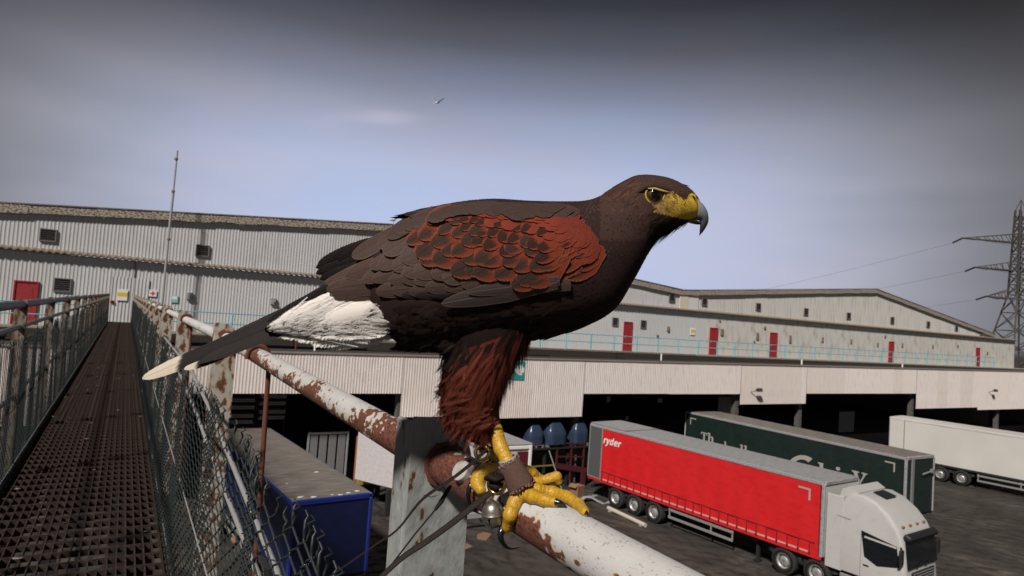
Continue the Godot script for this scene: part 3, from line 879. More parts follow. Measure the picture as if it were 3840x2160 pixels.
func make_fences() -> void:
	for side in [0, 1]:
		var o := base("chain_link_fence", ["black chain link fence hung inside the hawk's handrail", "black chain link fence hung inside the opposite handrail"][side], "fence")
		var x0: float = 0.272 if side == 0 else -0.582
		var meshes := [fence_wire(1, 1, 0.03, 0.955), fence_wire(2, -1, 0.03, 0.955), fence_wire(3, 1, 0.03, 0.93), fence_wire(4, -1, 0.03, 0.935)]
		var lists := [[], [], [], []]
		rng.seed = 40 + side
		var bend := noise(70 + side, 0.35, 2)
		for k in 800:
			var z := -0.45 - k * 0.041
			# the mesh has sagged and leans between its posts
			var lean := bend.get_noise_1d(z * 3.0) * 0.045 + (0.02 if side == 0 else -0.02)
			var sag := bend.get_noise_1d(z * 2.0 + 50.0) * 0.03
			var b := Basis(Vector3(1, 0, 0), Vector3(lean, 1.0 + sag, rng.randf_range(-0.004, 0.004)), Vector3(0, 0, 1))
			lists[(k % 2) + (2 if rng.randf() < 0.3 else 0)].append(Transform3D(b, Vector3(x0 + bend.get_noise_1d(z * 5.0) * 0.008, 0, z)))
		for k in 4: many("mesh_wires", meshes[k], lists[k], null, o)
		if side == 0:
			for q in [[[-0.45, 0.66], [-0.9, 0.715], [-1.32, 0.80], [-1.87, 0.85], [-2.6, 0.92], [-3.5, 0.975], [-6.0, 0.98]], [[-0.45, 0.56], [-0.9, 0.63], [-1.51, 0.73], [-2.15, 0.765], [-3.0, 0.83], [-4.07, 0.885], [-6.0, 0.90]]]:
				var s := MB.new()
				var pts := []
				for p in q: pts.append(Vector3(0.300, p[1], p[0]))
				s.tube(pts, 0.0072, 8)
				obj("strain_wire", s, M.wire_rail, o)
		for q in [0.5, 0.08]:
			var s := MB.new()
			s.tube([Vector3(x0 + 0.006, q, -0.4), Vector3(x0 + 0.006, q, -33.3)], 0.003, 5)
			obj("strain_wire", s, M.wire_rail, o)
		if side == 0:
			rng.seed = 12
			for k in 5:
				var f := MB.new()
				f.ball(Vector3.ZERO, Vector3(0.006, 0.012, 0.009), Basis(Vector3(1, 0.3, 0).normalized(), rng.randf() * 3), 8)
				var lf := obj("caught_leaf", f, M.card, o)
				lf.position = Vector3(x0 + 0.006, rng.randf_range(0.72, 0.88), -1.0 - k * 0.36)

# ------------------------------------------------------------------ the yard
func make_yard() -> void:
	var g := MB.new()
	g.flat4(Vector3(-600, YARD, 300), Vector3(900, YARD, 300), Vector3(900, YARD, -900), Vector3(-600, YARD, -900), Vector3.UP)
	tag(obj("ground", g, M.asphalt), "stained brown-grey yard surface below the walkway", "", "", "structure")
	# stacked sheets and goods in the bays
	rng.seed = 21
	for q in [[4.9, -3.62, 1.0], [6.2, -3.45, 1.15]]:
		var o := base("sheet_stack", "stack of pale flat sheets on a rack under the canopy, %s" % ("nearer the pale post" if q[0] < 5 else "behind the rusty rod"), "stacked sheets", Vector3(q[0], q[1], -31.6), "sheet stacks under the canopy")
		var f := MB.new()
		for s in [-1, 1]:
			f.box(Vector3(s * q[2] * 0.56, -1.35, 0), Vector3(0.06, 3.9, 0.06))
		f.box(Vector3(0, -3.2, 0), Vector3(q[2] * 1.12, 0.12, 0.8))
		obj("rack_frame", f, M.chassis, o)
		for lv in [0.42, 0.1, -0.28, -0.55]:
			for k in 2:
				var b := MB.new()
				b.cbox(Vector3(rng.randf_range(-0.03, 0.03), lv + k * 0.085, 0), Vector3(q[2], 0.07, 0.9), 0.01)
				obj("sheet", b, M.board, o)
	var c := base("mesh_cage", "pale grey slatted crate standing beside the blue trailer's roof", "crate", Vector3(8.95, -7.9, -31.4))
	var f := MB.new()
	for s in [-0.95, 0.95]: f.box(Vector3(s, 1.6, 0), Vector3(0.08, 3.2, 0.08))
	for y in [0.1, 3.12]: f.box(Vector3(0, y, 0), Vector3(1.82, 0.1, 0.08))
	obj("frame", f, M.galv, c)
	for k in 4:
		var b := MB.new()
		b.cbox(Vector3(-0.68 + k * 0.45, 1.6, -0.02), Vector3(0.36, 2.9, 0.04), 0.006)
		obj("panel", b, M.alu_dull, c)
	var p := base("orange_upright", "slim dull orange upright in the bay behind the handrail", "post", Vector3(10.3, YARD, -30.9))
	f = MB.new()
	f.cbox(Vector3(0, 1.55, 0), Vector3(0.2, 3.1, 0.2), 0.015)
	obj("upright", f, M.orange, p)
	f = MB.new()
	f.box(Vector3(0, 0.02, 0), Vector3(0.4, 0.04, 0.4))
	obj("foot", f, M.chassis, p)
	p = base("dock_buffer", "yellow striped buffer block at the foot of the orange upright", "buffer", Vector3(10.75, -7.15, -30.75))
	f = MB.new()
	f.cbox(Vector3(0, 0.1, 0), Vector3(0.85, 0.32, 0.2), 0.02)
	obj("plate", f, mat(lin(0.30, 0.25, 0.02), 0.7), p)
	f = MB.new()
	f.cbox(Vector3(0, -0.32, -0.05), Vector3(0.9, 0.5, 0.22), 0.02)
	obj("rubber_block", f, M.black, p)
	# wrapped pallets
	var k2 := 0
	for q in [[20.2, 1.0, 1.14], [21.55, 1.3, 1.24], [23.3, 1.05, 1.24]]:
		var o := base("wrapped_pallet", ["blue film-wrapped pallet load nearest the hawk's leg", "blue film-wrapped pallet load between two others on the dock", "blue film-wrapped pallet load beside the red trailer's rear"][k2], "pallet load", Vector3(q[0], -5.72, -30.6), "blue wrapped pallets under the canopy")
		var b := MB.new()
		var rows := []
		for r in 7:
			var t := r / 6.0
			var row := PackedVector3Array()
			var hw: float = q[1] * 0.5 * (1.0 if t < 0.55 else lerpf(1.0, 0.52, (t - 0.55) / 0.45))
			for s in 28:
				var a := TAU * s / 28
				var d := pow(pow(absf(cos(a)), 6.0) + pow(absf(sin(a)), 6.0), -1.0 / 6.0)
				d *= 1.0 + 0.03 * sin(s * 3.7 + r * 2.1 + k2)
				row.append(Vector3(cos(a) * d * hw, 0.16 + t * q[2], sin(a) * d * hw))
			rows.append(row)
		b.grid(rows, true)
		b.cap(rows[-1], Vector3.UP)
		obj("wrapped_load", b, M.film, o)
		for s in 5:
			var bd := MB.new()
			bd.box(Vector3(0, 0.13, -0.45 + s * 0.22), Vector3(q[1], 0.03, 0.12))
			obj("plank", bd, M.board, o)
		var lg := MB.new()
		for s in [-1, 0, 1]: lg.box(Vector3(s * q[1] * 0.42, 0.055, 0), Vector3(0.1, 0.11, 0.98))
		stuff(obj("bearer", lg, M.board, o))
		k2 += 1
	var sh := base("pallet_bench", "low dark bench carrying the blue wrapped pallets", "bench", Vector3(21.7, -7.0, -30.7))
	f = MB.new()
	f.box(Vector3(0, 1.22, 0), Vector3(4.8, 0.1, 1.3))
	for s in [-2.3, -0.8, 0.8, 2.3]: f.box(Vector3(s, 0.1, 0.4), Vector3(0.12, 2.14, 0.12))
	obj("bench_frame", f, M.chassis, sh)
	var yl := MB.new()
	yl.box(Vector3(-0.8, 0.24, 0.47), Vector3(2.1, 0.07, 0.02))
	obj("yellow_strip", yl, mat(lin(0.22, 0.19, 0.03), 0.8), sh)
	# red dock rail and leaning bar
	var rr := base("dock_rail", "dark red guard rail at the dock edge behind the red trailer", "guard rail", Vector3(0, 0, -30.1))
	for x in [21.6, 22.6, 23.5]:
		f = MB.new()
		f.box(Vector3(x, -6.55, 0), Vector3(0.09, 2.2, 0.09))
		obj("upright", f, M.rubber_red, rr)
	for y in [-5.5, -6.25]:
		f = MB.new()
		f.bar(Vector3(21.6, y, 0.01), Vector3(23.5, y - 0.12, 0.01), 0.06, 0.07)
		obj("rail", f, M.rubber_red, rr)
	f = MB.new()
	f.bar(Vector3(21.5, -6.75, 0.03), Vector3(23.7, -7.15, 0.03), 0.09, 0.3)
	f.box(Vector3(23.5, -7.55, 0.08), Vector3(0.28, 0.9, 0.14))
	obj("kick_plate", f, M.rubber_red, rr)
	var lb := base("leaning_bar", "grey steel bar leaning below the blue wrapped pallets", "bar", Vector3(21.3, -7.35, -29.8))
	f = MB.new()
	f.bar(Vector3(0.5, -0.65, 0.1), Vector3(-0.25, 1.45, -0.3), 0.10, 0.05)
	obj("bar", f, M.galv, lb)
	var k3 := 0
	for q in [[27.1, -3.4, 0.32, 0.4], [28.75, -4.65, 0.24, 0.3], [31.6, -3.5, 0.4, 0.3]]:
		var o := base("bay_notice", ["small pale notice high in the dark bay above the red trailer's rear", "small pale tag low in the dark bay above the red trailer's roof", "dim pale notice in the dark bay farthest from the hawk"][k3], "notice", Vector3(q[0], q[1], -32.5), "notices hanging in the dark bay")
		f = MB.new()
		f.cbox(Vector3.ZERO, Vector3(q[2], q[3], 0.02), 0.004)
		obj("board", f, M.board, o)
		f = MB.new()
		f.tube([Vector3(0, q[3] * 0.5, 0), Vector3(0, -0.95 - q[1], 0)], 0.01, 5)
		obj("hanger", f, M.chassis, o)
		k3 += 1
	k3 = 0
	for q in [[38.0, -3.9, 1.6, 1.3], [53.0, -5.4, 2.2, 1.7]]:
		var o := base("strip_curtain", ["dull grey strip curtain in the bay behind the dark green trailer", "dull grey strip curtain in the bay behind the white trailer"][k3], "strip curtain", Vector3(q[0], q[1], -32.4), "grey strip curtains in the bays")
		for s in 5:
			f = MB.new()
			f.box(Vector3(-q[2] * 0.5 + (s + 0.5) * q[2] / 5, 0, 0.01 * (s % 2)), Vector3(q[2] / 5 - 0.01, q[3], 0.008))
			obj("strip", f, M.alu_dull, o)
		f = MB.new()
		f.box(Vector3(0, q[3] * 0.5 + 0.05, 0), Vector3(q[2] + 0.1, 0.1, 0.1))
		f.box(Vector3(-q[2] * 0.4, (-0.7 - q[1] + q[3] * 0.5) * 0.5, 0), Vector3(0.03, -0.7 - q[1] - q[3] * 0.5, 0.03))
		obj("track", f, M.chassis, o)
		k3 += 1
	# odds and ends lying in the yard
	var o := base("cardboard_box", "brown cardboard carton on the ground beside the metal scraps", "carton", Vector3(21.2, YARD, -27.5))
	f = MB.new()
	f.cbox(Vector3(0, 0.42, 0), Vector3(0.62, 0.84, 0.5), 0.01, Basis(Vector3.UP, 0.3))
	obj("carton_body", f, M.card, o)
	f = MB.new()
	f.box(Vector3(-0.35, 0.86, 0.1), Vector3(0.3, 0.012, 0.46), Basis(Vector3.UP, 0.3) * Basis(Vector3(0, 0, 1), 0.5))
	obj("flap", f, M.card, o)
	k3 = 0
	for q in [[20.6, -28.3, 1.2, 0.5], [22.0, -27.0, 0.9, -0.4], [21.6, -27.8, 1.5, 0.2]]:
		k3 += 1
		var s := base("metal_scrap", "bent strip of grey scrap metal %s" % ["", "left of the brown carton", "right of the brown carton, short", "crossing behind the brown carton, longest"][k3], "scrap", Vector3(q[0], YARD, q[1]), "scrap strips by the trailer")
		f = MB.new()
		var pts := []
		for k in 6: pts.append(Vector3(-q[2] + k * q[2] * 0.4, 0.12 + 0.16 * sin(k * 1.1), 0.2 * cos(k * 1.7)).rotated(Vector3.UP, q[3]))
		f.tube(pts, 0.16, 6, true, 0.18)
		obj("strip", f, M.galv, s)
	o = base("wheel_guide", "cream guide bar lying along the red trailer's rear wheels", "guide bar", Vector3(21.8, YARD, -24.2))
	f = MB.new()
	f.tube([Vector3(0.05, 0.1, -1.5), Vector3(-0.05, 0.1, 1.35)], 0.1, 10)
	obj("bar", f, mat(lin(0.45, 0.42, 0.34), 0.8), o)
	f = MB.new()
	for z in [-1.2, 1.1]: f.box(Vector3(0, 0.03, z), Vector3(0.32, 0.06, 0.16))
	obj("foot", f, M.galv, o)
	o = base("wheel_guide", "pale guide bar on the ground by the white trailer's wheels", "guide bar", Vector3(51.2, YARD, -24.4))
	f = MB.new()
	f.tube([Vector3(0, 0.1, -1.2), Vector3(0, 0.1, 1.2)], 0.1, 8)
	obj("bar", f, M.concrete, o)
	o = base("crash_barrier", "short grey steel barrier in the yard behind the leather straps", "barrier", Vector3(14.0, YARD, -25.2))
	f = MB.new()
	f.cbox(Vector3(0, 0.62, 0), Vector3(2.6, 0.28, 0.08), 0.03)
	obj("beam", f, M.galv, o)
	for x in [-1.0, 1.0]:
		f = MB.new()
		f.box(Vector3(x, 0.3, -0.08), Vector3(0.12, 0.6, 0.1))
		obj("leg", f, M.galv, o)
	k3 = 0
	for q in [[12.4, -23.4, 0.5], [13.9, -24.3, 0.9]]:
		o = base("paper_scrap", ["flattened pale card on the ground below the bell, nearer the blue trailer", "flattened pale card on the ground directly below the bell"][k3], "litter", Vector3(q[0], YARD + 0.01, q[1]))
		f = MB.new()
		f.prism(PackedVector2Array([Vector2(-0.5, -0.2), Vector2(0.4, -0.28), Vector2(0.55, 0.1), Vector2(0.1, 0.3), Vector2(-0.45, 0.2)]), 0.012, Transform3D(Basis(Vector3.UP, q[2]) * Basis(Vector3.RIGHT, -PI / 2), Vector3.ZERO))
		obj("card", f, M.card, o)
		k3 += 1
	# floodlights on the canopy front
	k3 = 0
	for q in [[13.95, -2.5, "beside the hawk's thigh feathers"], [37.9, -2.5, "above the dark green trailer"], [72.4, -2.45, "above the white trailer"]]:
		o = base("floodlight", "small unlit floodlight on the canopy front %s" % q[2], "floodlight", Vector3(q[0], q[1], FASCIA))
		f = MB.new()
		f.bar(Vector3(-0.25, -0.1, 0.02), Vector3(0, 0.05, 0.35), 0.04, 0.04)
		obj("bracket", f, M.chassis, o)
		f = MB.new()
		f.cbox(Vector3(0.12, 0.1, 0.4), Vector3(0.5, 0.22, 0.2), 0.03, Basis(Vector3.RIGHT, 0.4))
		obj("housing", f, M.vent_dark, o)
		f = MB.new()
		f.cbox(Vector3(0.14, 0.04, 0.52), Vector3(0.38, 0.12, 0.02), 0.005, Basis(Vector3.RIGHT, 0.4))
		obj("lens", f, M.alu, o)
		k3 += 1

func wheel(parent: Node, at: Vector3, r: float, w: float, side: float) -> void:
	var xf := Transform3D(Basis(Vector3(0, 0, 1), -PI / 2 * side), at)
	var t := MB.new()
	t.lathe([Vector2(r * 0.58, -w * 0.5), Vector2(r * 0.93, -w * 0.5), Vector2(r, -w * 0.38), Vector2(r, w * 0.38), Vector2(r * 0.93, w * 0.5), Vector2(r * 0.6, w * 0.5), Vector2(r * 0.56, w * 0.42)], xf, 28)
	var o := obj("wheel", t, M.tyre, parent)
	var m := MB.new()
	m.lathe([Vector2(r * 0.60, w * 0.46), Vector2(r * 0.54, w * 0.47), Vector2(r * 0.50, w * 0.22), Vector2(r * 0.36, w * 0.18), Vector2(r * 0.30, w * 0.30), Vector2(r * 0.16, w * 0.36), Vector2(0.0, w * 0.37)], xf, 24)
	obj("rim", m, M.rim, o)
	var h := MB.new()
	for k in 8:
		var a := TAU * k / 8
		h.ball(xf * Vector3(cos(a) * r * 0.42, w * 0.20, sin(a) * r * 0.42), Vector3.ONE * r * 0.055, Basis(), 6)
	stuff(obj("wheel_nuts", h, M.chassis, o))

func trailer(called: String, label: String, at: Vector3, yaw: float, L: float, o: Dictionary) -> Node3D:
	# built from its rear doors (z = 0) forward, wheels on y = 0
	var t := base(called, label, "trailer", at)
	t.rotation.y = yaw
	var W: float = o.get("w", 2.5)
	var H: float = o.get("h", 4.0)
	var lo := 1.18
	var body: Material = o.body
	# curtains hang in slight waves between the pillars
	for s in [-1.0, 1.0]:
		var rows := []
		for r in 7:
			var y := lerpf(lo + 0.02, H - 0.16, r / 6.0)
			var row := PackedVector3Array()
			for k in 61:
				var z := lerpf(o.get("rear", 0.95), L - 0.12, k / 60.0)
				var wv: float = o.get("wave", 0.018) * sin(k * 1.35) * (1.0 - r / 7.5) + 0.006 * sin(k * 0.43 + r)
				row.append(Vector3(s * (W * 0.5 - 0.01 + wv), y, z))
			rows.append(row)
		var m := MB.new()
		m.grid(rows, false, false)
		for q in m.n.size(): if m.n[q].x * s < 0: m.n[q] = -m.n[q]
		obj("side_curtain", m, body, t)
		m = MB.new()
		m.cbox(Vector3(s * (W * 0.5 - 0.03), H - 0.09, L * 0.5), Vector3(0.09, 0.14, L), 0.02)
		obj("cant_rail", m, o.trim, t)
		m = MB.new()
		m.cbox(Vector3(s * (W * 0.5 - 0.05), lo - 0.06, L * 0.5), Vector3(0.08, 0.13, L - 0.02), 0.015)
		obj("side_raver", m, o.get("raver", body), t)
		if o.get("rear", 0.95) > 0.2:
			m = MB.new()
			m.cbox(Vector3(s * (W * 0.5 - 0.015), (lo + H) * 0.5 - 0.06, o.get("rear", 0.95) * 0.5), Vector3(0.04, H - lo - 0.16, o.get("rear", 0.95) - 0.1), 0.01)
			obj("rear_side_panel", m, o.get("panel", M.grey_panel), t)
			m = MB.new()
			for z in [0.03, o.get("rear", 0.95) - 0.02]: m.cbox(Vector3(s * (W * 0.5 - 0.01), (lo + H) * 0.5 - 0.06, z), Vector3(0.06, H - lo - 0.1, 0.06), 0.01)
			m.cbox(Vector3(s * (W * 0.5 - 0.01), lo + 0.04, o.get("rear", 0.95) * 0.5), Vector3(0.06, 0.05, o.get("rear", 0.95)), 0.01)
			obj("pillar", m, M.alu, t)
	var rf := MB.new()
	var rows2 := []
	for k in 31:
		var z := lerpf(0.0, L, k / 30.0)
		var row := PackedVector3Array()
		for q in 13:
			var u := q / 6.0 - 1.0
			row.append(Vector3(u * (W * 0.5 - 0.02), H - 0.02 + 0.02 * (1.0 - u * u) + 0.007 * sin(k * 2.09) * (1.0 - u * u), z))
		rows2.append(row)
	rf.grid(rows2, false, false)
	for q in rf.n.size(): if rf.n[q].y < 0: rf.n[q] = -rf.n[q]
	obj("roof", rf, o.roof, t)
	var fw := MB.new()
	fw.cbox(Vector3(0, (H + lo) * 0.5 - 0.04, L - 0.03), Vector3(W - 0.06, H - lo - 0.06, 0.08), 0.02)
	obj("front_wall", fw, o.front, t)
	fw = MB.new()
	for s in [-1, 1]: fw.cbox(Vector3(s * (W * 0.5 - 0.05), (H + lo) * 0.5 - 0.06, L - 0.02), Vector3(0.12, H - lo - 0.12, 0.14), 0.03)
	fw.cbox(Vector3(0, H - 0.08, L - 0.01), Vector3(W - 0.2, 0.17, 0.12), 0.03)
	obj("front_frame", fw, o.trim, t)
	for s in [-1, 1]:
		var rd := MB.new()
		rd.cbox(Vector3(s * W * 0.245, (H + lo) * 0.5 - 0.06, 0.03), Vector3(W * 0.485, H - lo - 0.14, 0.06), 0.015)
		obj("rear_door", rd, M.trailer_white, t)
	var ch := MB.new()
	for s in [-0.5, 0.5]: ch.box(Vector3(s, 0.98, L * 0.5), Vector3(0.16, 0.32, L - 0.6))
	ch.box(Vector3(0, 1.08, L * 0.5), Vector3(W - 0.25, 0.1, L - 0.3))
	ch.box(Vector3(0, 0.62, 0.12), Vector3(2.2, 0.14, 0.1))
	obj("chassis", ch, M.chassis, t)
	var ax: Array = o.get("axles", [2.1, 3.4, 4.7])
	for z in ax:
		for s in [-1.0, 1.0]: wheel(t, Vector3(s * 1.06, 0.52, z), 0.52, 0.36, s)
	for s in [-1.0, 1.0]:
		var mg := MB.new()
		for z in ax:
			var pts := []
			for k in 9: pts.append(Vector3(s * 1.06, 0.52 + 0.60 * sin(PI * (0.1 + 0.1 * k)), z + 0.60 * cos(PI * (0.1 + 0.1 * k))))
			mg.tube(pts, 0.2, 4, true, 0.06, Vector3(1, 0, 0))
		stuff(obj("mudguard", mg, M.chassis, t))
		for y in [0.56, 0.9]:
			var sg := MB.new()
			sg.cbox(Vector3(s * 1.19, y, (5.6 + L - 3.9) * 0.5), Vector3(0.04, 0.12, L - 3.9 - 5.6), 0.01)
			obj("side_guard", sg, M.alu, t)
		var sp := MB.new()
		for z in [5.65, 8.0, L - 3.95]: sp.cbox(Vector3(s * 1.17, 0.75, z), Vector3(0.05, 0.5, 0.07), 0.01)
		stuff(obj("guard_bracket", sp, M.alu, t))
		var ll := MB.new()
		ll.box(Vector3(s * 0.85, 0.55, L - 2.9), Vector3(0.12, 1.0, 0.12))
		ll.box(Vector3(s * 0.85, 0.06, L - 2.9), Vector3(0.3, 0.03, 0.26))
		obj("landing_leg", ll, M.chassis, t)
	if o.has("straps"):
		var sb := MB.new()
		sb.box(Vector3(0, 0.22, 0), Vector3(0.006, 0.46, 0.035))
		sb.cbox(Vector3(-0.004, 0.02, 0), Vector3(0.02, 0.1, 0.06), 0.004)
		var sm := sb.mesh(M.strap)
		for k in o.straps: inst("curtain_strap", sm, t, Transform3D(Basis(), Vector3(-W * 0.5 - 0.012, lo + 0.02, 1.15 + k * (L - 1.6) / (o.straps - 1))))
		sb = MB.new()
		sb.box(Vector3(-W * 0.5 - 0.014, lo + 0.46, L * 0.5 + 0.4), Vector3(0.006, 0.025, L - 1.3))
		obj("webbing", sb, M.strap, t)
		for k in o.straps - 1:
			sb = MB.new()
			sb.box(Vector3(-W * 0.5 - 0.012, lo + 0.07, 1.15 + (k + 0.5) * (L - 1.6) / (o.straps - 1)), Vector3(0.006, 0.07, (L - 1.6) / (o.straps - 1) - 0.1))
			obj("pale_band", sb, M.pale_red, t)
	for q in o.get("marks", []):
		var cm := MB.new()
		cm.box(Vector3(-W * 0.5 - 0.012, H - 0.42, L - 0.75 * absf(q) - (L - 1.5 if q < 0 else 0.0)), Vector3(0.006, 0.07, 0.5))
		cm.box(Vector3(-W * 0.5 - 0.012, H - 0.645, L - 0.75 * absf(q) - (L - 1.5 if q < 0 else 0.0) + 0.215 * signf(q)), Vector3(0.006, 0.38, 0.07))
		obj("corner_mark", cm, M.print, t)
	return t

func lettering(parent: Node, called: String, text: String, at: Vector3, size: float, m: Material, slant := 0.0, bold := true) -> void:
	# letters on the curtain that faces -x, reading from the rear doors forward
	var tm := TextMesh.new()
	var f := SystemFont.new()
	f.font_names = PackedStringArray(["Droid Sans" if bold else "Droid Serif"])
	f.font_weight = 700
	tm.font = f
	tm.text = text
	tm.font_size = 96
	tm.pixel_size = size / 70.0
	tm.depth = 0.012
	tm.material = m
	inst(called, tm, parent, Transform3D(Basis(Vector3(0, 0, 1), Vector3(0, 1, slant), Vector3(-1, 0, 0)), at))

func make_vehicles() -> void:
	var red := trailer("red_trailer", "red curtain-sided trailer with a grey roof backed to the canopy", Vector3(23.46, YARD, -28.05), 0.077, 13.05, {"body": M.red_curtain, "trim": M.grey_roof, "roof": M.grey_roof, "front": M.trailer_white, "h": 4.0, "w": 2.62, "straps": 26, "marks": [1.0], "rear": 1.0})
	lettering(red, "lettering", "ryder", Vector3(-1.332, 3.3, 1.75), 0.36, M.white, 0.25)
	var sp := MB.new()
	sp.prism(PackedVector2Array([Vector2(1.25, 0), Vector2(0.9, 0.05), Vector2(-1.25, 0.03), Vector2(-1.25, 0)]), 2.6, Transform3D(Basis(Vector3(1, 0, 0), Vector3(0, 1, 0), Vector3(0, 0, 1)), Vector3(0, 4.01, 0.0)))
	obj("roof_fold", sp, M.grey_roof, red)
	var green := trailer("green_trailer", "dark green curtain-sided trailer with pale lettering behind the red one", Vector3(34.2, YARD, -31.4), 0.0, 14.35, {"body": M.green_curtain, "trim": M.grey_roof, "roof": M.brown_roof, "front": M.green_curtain, "h": 3.98, "w": 2.62, "marks": [1.0, -1.0], "rear": 0.1, "raver": M.chassis})
	for q in [["Th", 2.05, 2.52, 0.62, 0.0], ["l", 3.5, 2.30, 0.5, 0.0], ["ll", 4.9, 2.30, 0.6, 0.0], ["o", 6.1, 2.2, 0.6, 0.0], ["G", 8.55, 2.15, 1.5, 0.5], ["l", 10.0, 2.18, 0.95, 0.0], ["i", 10.95, 2.18, 0.95, 0.0], ["Y", 12.1, 2.32, 0.85, 0.0]]:
		lettering(green, "lettering", q[0], Vector3(-1.332, q[2], q[1]), q[3], M.print, q[4], q[4] > 0.0)
	var ps := MB.new()
	ps.cbox(Vector3(-0.72, 2.55, 14.38), Vector3(0.22, 2.7, 0.06), 0.01)
	obj("pale_strip", ps, M.alu_dull, green)
	ps = MB.new()
	ps.tube([Vector3(0.1, 3.1, 14.45), Vector3(0.9, 3.2, 14.45)], 0.05, 6)
	ps.cbox(Vector3(0.95, 3.2, 14.45), Vector3(0.25, 0.2, 0.12), 0.02)
	obj("marker_lamp", ps, M.alu_dull, green)
	trailer("white_trailer", "long white box trailer parked beyond the dark green one", Vector3(50.9, YARD, -27.2), 0.13, 13.6, {"body": M.trailer_white, "trim": M.trailer_white, "roof": M.trailer_white, "front": M.trailer_white, "panel": M.trailer_white, "h": 4.0, "rear": 1.05, "wave": 0.0, "raver": M.chassis})
	var blue := trailer("blue_trailer", "blue trailer with a dirty grey-brown roof beside the walkway", Vector3(4.75, YARD, -33.0), 0.085, 13.5, {"body": M.blue_curtain, "trim": M.blue_top, "roof": M.brown_roof, "front": M.blue_curtain, "h": 3.6, "rear": 0.2, "raver": M.chassis})
	rng.seed = 9
	for k in 8:
		var dr := MB.new()
		dr.ball(Vector3.ZERO, Vector3(0.12, 0.015, 0.06) * rng.randf_range(0.4, 1.0), Basis(), 8)
		var d := obj("bird_dropping", dr, M.white, blue)
		d.position = Vector3(rng.randf_range(-1.1, 1.15), 3.6, 13.4 - rng.randf_range(0.05, 0.25) - (3.0 * rng.randf() if k > 5 else 0.0))
	# small white box lorry by the dock
	var van := base("box_lorry", "small white box lorry body backed to the dock behind the handrail post", "lorry", Vector3(16.0, YARD, -29.9))
	van.rotation.y = -0.02
	var m := MB.new()
	m.cbox(Vector3(0, 2.05, 1.7), Vector3(3.0, 2.5, 3.4), 0.03)
	obj("box_body", m, M.van_white, van)
	m = MB.new()
	m.cbox(Vector3(0, 3.34, 1.7), Vector3(3.12, 0.1, 3.52), 0.03)
	obj("roof", m, M.grey_roof, van)
	m = MB.new()
	for s in [-1.46, 1.46]: m.cbox(Vector3(s, 2.05, 3.43), Vector3(0.16, 2.5, 0.1), 0.02)
	m.cbox(Vector3(0, 3.2, 3.43), Vector3(2.74, 0.16, 0.098), 0.02)
	obj("corner_frame", m, M.white, van)
	m = MB.new()
	m.cbox(Vector3(1.05, 2.35, 3.42), Vector3(0.6, 1.3, 0.05), 0.01)
	obj("red_panel", m, mat(lin(0.10, 0.012, 0.02), 0.4), van)
	m = MB.new()
	m.box(Vector3(0, 0.68, 2.2), Vector3(2.2, 0.22, 4.6))
	obj("chassis", m, M.chassis, van)
	for z in [0.9, 3.9]:
		for s in [-1.0, 1.0]: wheel(van, Vector3(s * 1.12, 0.44, z), 0.44, 0.28, s)
	var side := base("white_container", "plain pale container wall seen left of the handrail post", "container", Vector3(10.9, YARD, -29.2))
	m = MB.new()
	m.cbox(Vector3(0.9, 2.45, -0.1), Vector3(2.2, 2.5, 3.4), 0.03, Basis(Vector3.UP, 0.5))
	obj("container_body", m, M.van_white, side)
	m = MB.new()
	for q in [[0.1, 1.0], [1.9, 0.2], [0.4, -1.3]]: m.box(Vector3(q[0], 0.6, q[1]), Vector3(0.2, 1.2, 0.2))
	stuff(obj("leg", m, M.chassis, side))
	make_tractor(red)

